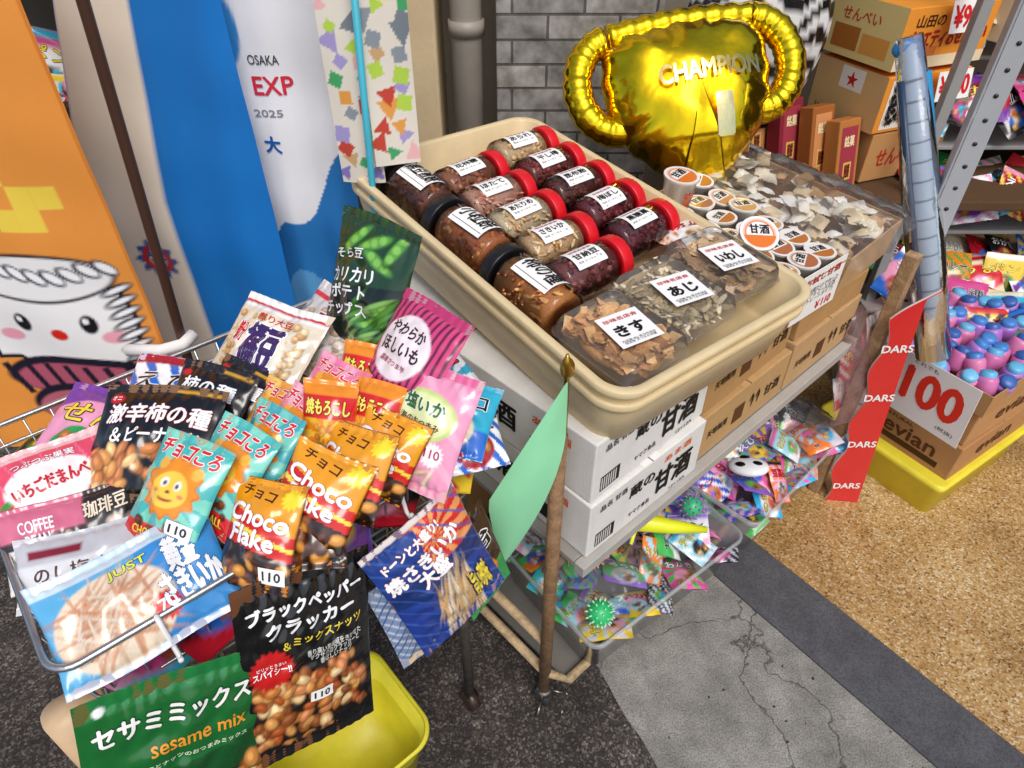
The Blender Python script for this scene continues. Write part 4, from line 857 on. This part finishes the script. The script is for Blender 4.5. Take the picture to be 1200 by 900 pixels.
for j in range(nv+1):
    ph=math.pi*j/nv
    for i in range(nu):
        th=2*math.pi*i/nu; x,y,z=math.sin(ph)*math.cos(th),math.sin(ph)*math.sin(th),math.cos(ph); r=1+.06*math.sin(3*th)+.02*math.sin(14*th)
        vs.append((x*.20*r,y*.08*r,z*.28*r)); q=math.sin((z*9+1.6*math.sin(x*4+1)+y*2)*2.4+1.4*math.sin(x*6)); cs.append(hx('ececec') if q>0 else hx('111111'))
for j in range(nv):
    for i in range(nu): fs.append((j*nu+i,(j+1)*nu+i,(j+1)*nu+(i+1)%nu,j*nu+(i+1)%nu))
mb.add(vs,fs,FILM,np.array(cs)); mb.done('zebra_balloon',Matrix.Translation((.66,2.05,1.1))@Euler((.1,.15,0)).to_matrix().to_4x4())
# ================================================================ GIFT BOXES at back right
mb=MB(); mb.box(.60,1.86,.70,1.75,2.6,.73,WALLM,hx('5e4630'),.004)
for x in (.63,1.7):
    for y in (1.89,2.55): mb.box(x-.02,y-.02,0,x+.02,y+.02,.70,WALLM,hx('5e4630'),.003)
mb.done('display_table')
og='f09a34'
YB=22
def price(o,yaw,s=.13):
    mb=MB(); M=frame(o,yaw)@Matrix.Rotation(math.radians(78),4,'X'); mb.box(-s/2,-s*.3,-.001,s/2,s*.3,0,PAPER,hx('faf8f4'),0,M); mb.text('¥900',0,0,s*.85,s*.4,hx('d81c1c'),bold=.04,M=M,off=.001,mat=PAPER); mb.done('price_card')
carton('gift_box',(1.03,1.97,1.055),YB,.33,.27,.155,og,[('山田の','f',.09,.12,.1,.03,'3a1810'),('バラエティおせんべい','f',.165,.075,.29,.045,'a81818',.04),('Q','f',.0,.0,.33,.03,'f4e0b8'),('Q','f',.02,.03,.14,.055,'d87838'),('Q','l',.0,.0,.27,.155,'f0d488'),('せんべい','l',.12,.11,.14,.03,'d04020'),('Q','l',.03,.02,.13,.08,'b8702c',.0006),('Q','l',.14,.02,.24,.07,'e8a048',.0006)],tape=False,base=PAPER)
carton('gift_box',(1.035,1.97,.885),YB,.31,.27,.155,og,[('Q','f',.02,.01,.10,.145,'f8f0e0'),('海苔のり','f',.06,.08,.06,.12,'181410',.04),('詰合せ','f',.17,.04,.09,.03,'f8f0e0'),('Q','f',.21,.02,.29,.10,'2a2018'),('Q','l',0,0,.27,.155,'dcb478'),('1×4BX','l',.06,.02,.06,.015,'302418'),('Q','l',.10,.09,.19,.15,'f4ece0',.0006),('★','l',.145,.12,.04,.04,'c82020')],tape=False,base=PAPER)
carton('gift_box',(1.05,1.98,.735),YB,.30,.27,.145,'c8945c',[('せんべい','f',.12,.07,.16,.05,'c03020'),('Q','l',0.02,0.02,.2,.12,'b8844c')],tape=False,base=PAPER)
price((1.215,2.015,1.185),YB); price((1.255,2.03,1.005),YB)
sl=[('b8642c',.75,2.02,.79),('8c2434',.845,1.99,.775),('a8642c',.93,1.96,.765),('c07c3c',1.0,1.92,.74)]
for k,(c,x,y,z) in enumerate(sl):
    M=frame((x-.04,y,z-.03),YB+6)@Matrix.Rotation(math.radians(-14),4,'X')
    carton('slim_gift_box',None,0,.088,.05,.22,c,[('Q','f',.012,.02,.076,.20,'d8945c' if k%2==0 else 'a83848',.0003),('銘菓','f',.044,.16,.04,.03,'f4e4b0' ,.03),('Q','f',.028,.05,.060,.10,'e8c060',.0006),('煎餅','f',.044,.075,.022,.04,'702010' ,.03)],tape=False,base=PAPER,M=M)
M=frame((.70,2.04,1.02),YB)@Matrix.Rotation(math.radians(-12),4,'X')@Matrix.Rotation(math.radians(6),4,'Y')
mb=MB(); mb.box(0,0,0,.10,.05,.26,PAPER,hx('5c4888'),.003,None); fr=FF(.1,.05,.26)[0]
mb.quad(.01,.01,.09,.25,hx('6c58a0'),PAPER,fr,.0003); mb.text('銘菓',.05,.2,.06,.05,hx('e8d8f0'),bold=.03,M=fr,off=.001,mat=PAPER)
mb.ell((.05,-.003,.10),(.025,.004,.035),PLAST,hx('e8c8a8')); mb.ell((.05,-.006,.115),(.013,.004,.008),PLAST,hx('181818')); mb.done('purple_gift_box',M)
carton('snack_carton',(1.40,2.0,1.1),YB,.2,.2,.2,'e8d8b0',[('Q','f',.02,.02,.18,.18,'c83828'),('おかき','f',.1,.1,.12,.05,'ffffff')],tape=False,base=PAPER)
mb=MB(); a=Vector((1.075,1.385,.54)); b=Vector((.858,1.60,1.215))
mb.tube([a,a.lerp(b,.02),a.lerp(b,.8),a.lerp(b,.97),b],[.020,.028,.030,.026,.012],PLAST,hx('b4bec8'),14)
mb.tube([a.lerp(b,t)+Vector((.024,-.014,0)) for t in (0.02,.5,.93)],.012,PLAST,hx('2a94c8'),10); mb.tube([a.lerp(b,t)+Vector((-.030,-.010,0)) for t in (0.03,.5,.9)],.008,PLAST,hx('1c3858'),8)
for t in np.linspace(.06,.9,15): mb.tube([a.lerp(b,t),a.lerp(b,t+.006)],.0308,PLAST,hx('6c7a88'),14)
mb.tube([a.lerp(b,t) for t in (-.01,.3,.6,1.02)],[.040,.043,.042,.028],CLEARTHIN,(1,1,1),12); mb.ell(tuple(b+Vector((0,0,-.01))),(.035,.014,.022),PLAST,hx('1878b8')); mb.done('toy_sword')
# ================================================================ RIGHT: red stand, water cartons, yellow crate
def redstand():
    mb=MB(); n=60; left=[];right=[]
    for k in range(n+1):
        t=k/n; xl=-.045+.010*math.sin(t*26)-.030*t; xr=.050-.070*t
        if t>.88: xl=xl+(t-.88)*.62
        left.append((xl,t*.74)); right.append((max(xr,xl+.004),t*.74))
    for y in (0,.006):
        vs=[(x,y,z) for x,z in left]+[(x,y,z) for x,z in right]; fs=[(k,n+1+k,n+2+k,k+1) for k in range(n)]
        mb.add(vs,fs if y==0 else [q[::-1] for q in fs],FILM,hx('d81c20'),None,False)
    vs=[(x,0,z) for x,z in left]+[(x,.006,z) for x,z in left]; mb.add(vs,[(k,k+1,n+2+k,n+1+k) for k in range(n)],PAPER,hx('f0e8e0'),None,False)
    vs=[(x,0,z) for x,z in right]+[(x,.006,z) for x,z in right]; mb.add(vs,[(k,n+1+k,n+2+k,k+1) for k in range(n)],PAPER,hx('c81418'),None,False)
    M=Matrix(((1,0,0,0),(0,0,-1,-.001),(0,1,0,0),(0,0,0,1)))
    for z in (.07,.24,.41,.57): mb.text('DARS',.002-.06*z,z,.072,.022,hx('f8f4f0'),rot=.12,bold=.04,M=M,mat=FILM)
    mb.box(-.03,.0075,0,.03,.10,.01,CARD,hx('c09a68'),.001)
    mb.done('red_display_stand',frame((.985,1.345,.0125),-6))
redstand()
crumple('clear_plastic_bag',Matrix.Translation((.915,1.42,.48))@Euler((1.3,0,.5)).to_matrix().to_4x4(),.16,.34,.05,clearmat('pink_bag',(.95,.85,.82),.15,.12,(.85,.5,.48)),71,26,jag=.008)
packets('snack_packets',[(Matrix.Translation((.92+U(-.03,.03),1.43,.38+.05*k))@Euler((1.2,0,.4+U(-.3,.3))).to_matrix().to_4x4(),.09,.1,800+k) for k in range(5)],pal=['e03040','f4f0ea','f06070','ffffff','c82030'])
YW=33; EV=frame((1.236,1.314,0),YW)
mb=MB()
lo=[(.46,.40,.02,.125),(.48,.42,.025,.125),(.48,.42,.025,.105),(.46,.40,.02,.10),(.45,.39,.02,.0)]
mb.loft([rr(a,b,r,z,5,.22,.19) for a,b,r,z in lo],DIRTY,hx('f0e040'),capb=True,capt=True); mb.done('yellow_plastic_crate',frame((1.215,1.302,.0125),YW))
ep=[('evian','l',.14,.07,.16,.045,'5c3418',.03),('Q','l',.02,.02,.24,.04,'4a2a14'),('evian','f',.2,.07,.18,.045,'5c3418',.03),('NATURAL','l',.09,.105,.1,.010,'5c3418')]
carton('water_carton',EV@Vector((0,0,.135)),YW,.42,.28,.125,'b88858',ep)
carton('water_carton',EV@Vector((.01,.01,.262)),YW-2,.40,.28,.12,'c09060',ep)
opencarton('open_carton',frame(EV@Vector((-.01,0.0,.385)),YW),.52,.36,.07,'b88c5c')
mb=MB()
for i in range(8):
    for j in range(6):
        M=frame(EV@Vector((.03+i*.062+U(-.008,.008),.035+j*.057,.40+U(0,.02))),U(0,90))@Euler((U(-.4,.4),U(-.4,.4),0)).to_matrix().to_4x4()
        mb.loft([[(r*math.cos(t*6.283/16),r*math.sin(t*6.283/16),z) for t in range(16)] for r,z in ((.021,0),(.026,.012),(.027,.045),(.024,.055))],PLAST,hx(random.choice(['e888b8','d878b0','b078c8'])),M,capb=True,capt=True)
        mb.loft([[(r*math.cos(t*6.283/16),r*math.sin(t*6.283/16),z) for t in range(16)] for r,z in ((.020,.055),(.020,.066),(.015,.070),(.004,.071))],PLAST,hx(random.choice(['68b8e0','78c0e8','4c88d0','3c68b0'])),M,capb=True)
mb.done('toy_cups')
mb=MB(); xd=(Vector((1.228,1.328,0))-Vector((1.118,1.545,0))).normalized(); nd=xd.cross(Vector((0,0,1))); M=Matrix((xd,Vector((0,0,1)),nd)).transposed().to_4x4(); M.translation=Vector((1.085,1.475,.285)); M=M@Matrix.Rotation(.06,4,'Z')
mb.box(0,0,-.002,.215,.19,0,PAPER,hx('faf6f0'),0); mb.text('100',.105,.105,.165,.10,hx('f03824'),bold=.05,mat=PAPER,off=.001); mb.text('どれでも',.065,.175,.07,.012,hx('333333'),mat=PAPER); mb.text('(税抜)',.17,.025,.05,.014,hx('333333'),mat=PAPER); mb.done('price_sign',M)
mb=MB()
for k,z in enumerate((.35,.58,.81,1.04)):
    mb.box(1.15,1.85+.1*k,z,2.9,2.3+.1*k,z+.012,PLAST,hx('9a9a98'),.002)
for x in (1.18,2.85): mb.box(x-.015,1.9,0,x+.015,1.93,1.5,PLAST,hx('9a9a98'),.002); mb.box(x-.015,2.4,0,x+.015,2.43,1.5,PLAST,hx('9a9a98'),.002)
mb.done('metal_shelf')
its=[]
for k,z in enumerate((.37,.60,.83,1.06)):
    for i in range(15):
        for j in range(2): its.append((Matrix.Translation((1.25+i*.075+U(-.02,.02),1.88+.1*k+j*.12,z+.08+U(0,.05)))@Euler((U(.4,1.1),U(-.4,.4),U(-.6,.4))).to_matrix().to_4x4(),U(.10,.14),U(.13,.17),600+k*40+i*2+j))
packets('sweet_packets',its,.007)
its=[]
for i in range(30): its.append((Matrix.Translation((1.36+U(0,.6),1.58+U(0,.24),.28+U(0,.18)))@Euler((U(.3,1.0),U(-.3,.3),U(-.5,.3))).to_matrix().to_4x4(),.12,.14,700+i))
packets('sweet_packets',its,.007)
mb=MB(); mb.box(1.3,1.62,.22,2.6,1.85,.235,PLAST,hx('8a8a88'),.002); mb.done('lower_shelf')
# ================================================================ LIGHT, SKY, CAMERA
w=bpy.data.worlds.new('World'); sc.world=w; w.use_nodes=True; nt=w.node_tree; bg=nt.nodes['Background']
sky=nt.nodes.new('ShaderNodeTexSky'); sky.sky_type='NISHITA'; sky.sun_disc=False; sd=Vector((.18,-.68,.98)).normalized()
sky.sun_elevation=math.asin(sd.z); sky.sun_rotation=math.atan2(sd.x,sd.y); sky.air_density=1.0; sky.dust_density=3.0
nt.links.new(sky.outputs[0],bg.inputs[0]); bg.inputs[1].default_value=.15
sn=bpy.data.lights.new('sun','SUN'); sn.energy=1.5; sn.angle=math.radians(28); sn.color=(1,.975,.94); so=bpy.data.objects.new('sun',sn); COL.objects.link(so); so.rotation_euler=sd.to_track_quat('Z','Y').to_euler(); so.location=(0,0,5)
cam=bpy.data.cameras.new('camera'); cam.sensor_width=36; cam.lens=24; cam.clip_start=.02; cam.clip_end=200; co=bpy.data.objects.new('camera',cam); COL.objects.link(co)
co.location=(0,0,1.6); co.rotation_euler=(math.radians(50),0,0); sc.camera=co
sc.view_settings.view_transform='Standard'; sc.view_settings.look='None'; sc.view_settings.exposure=0
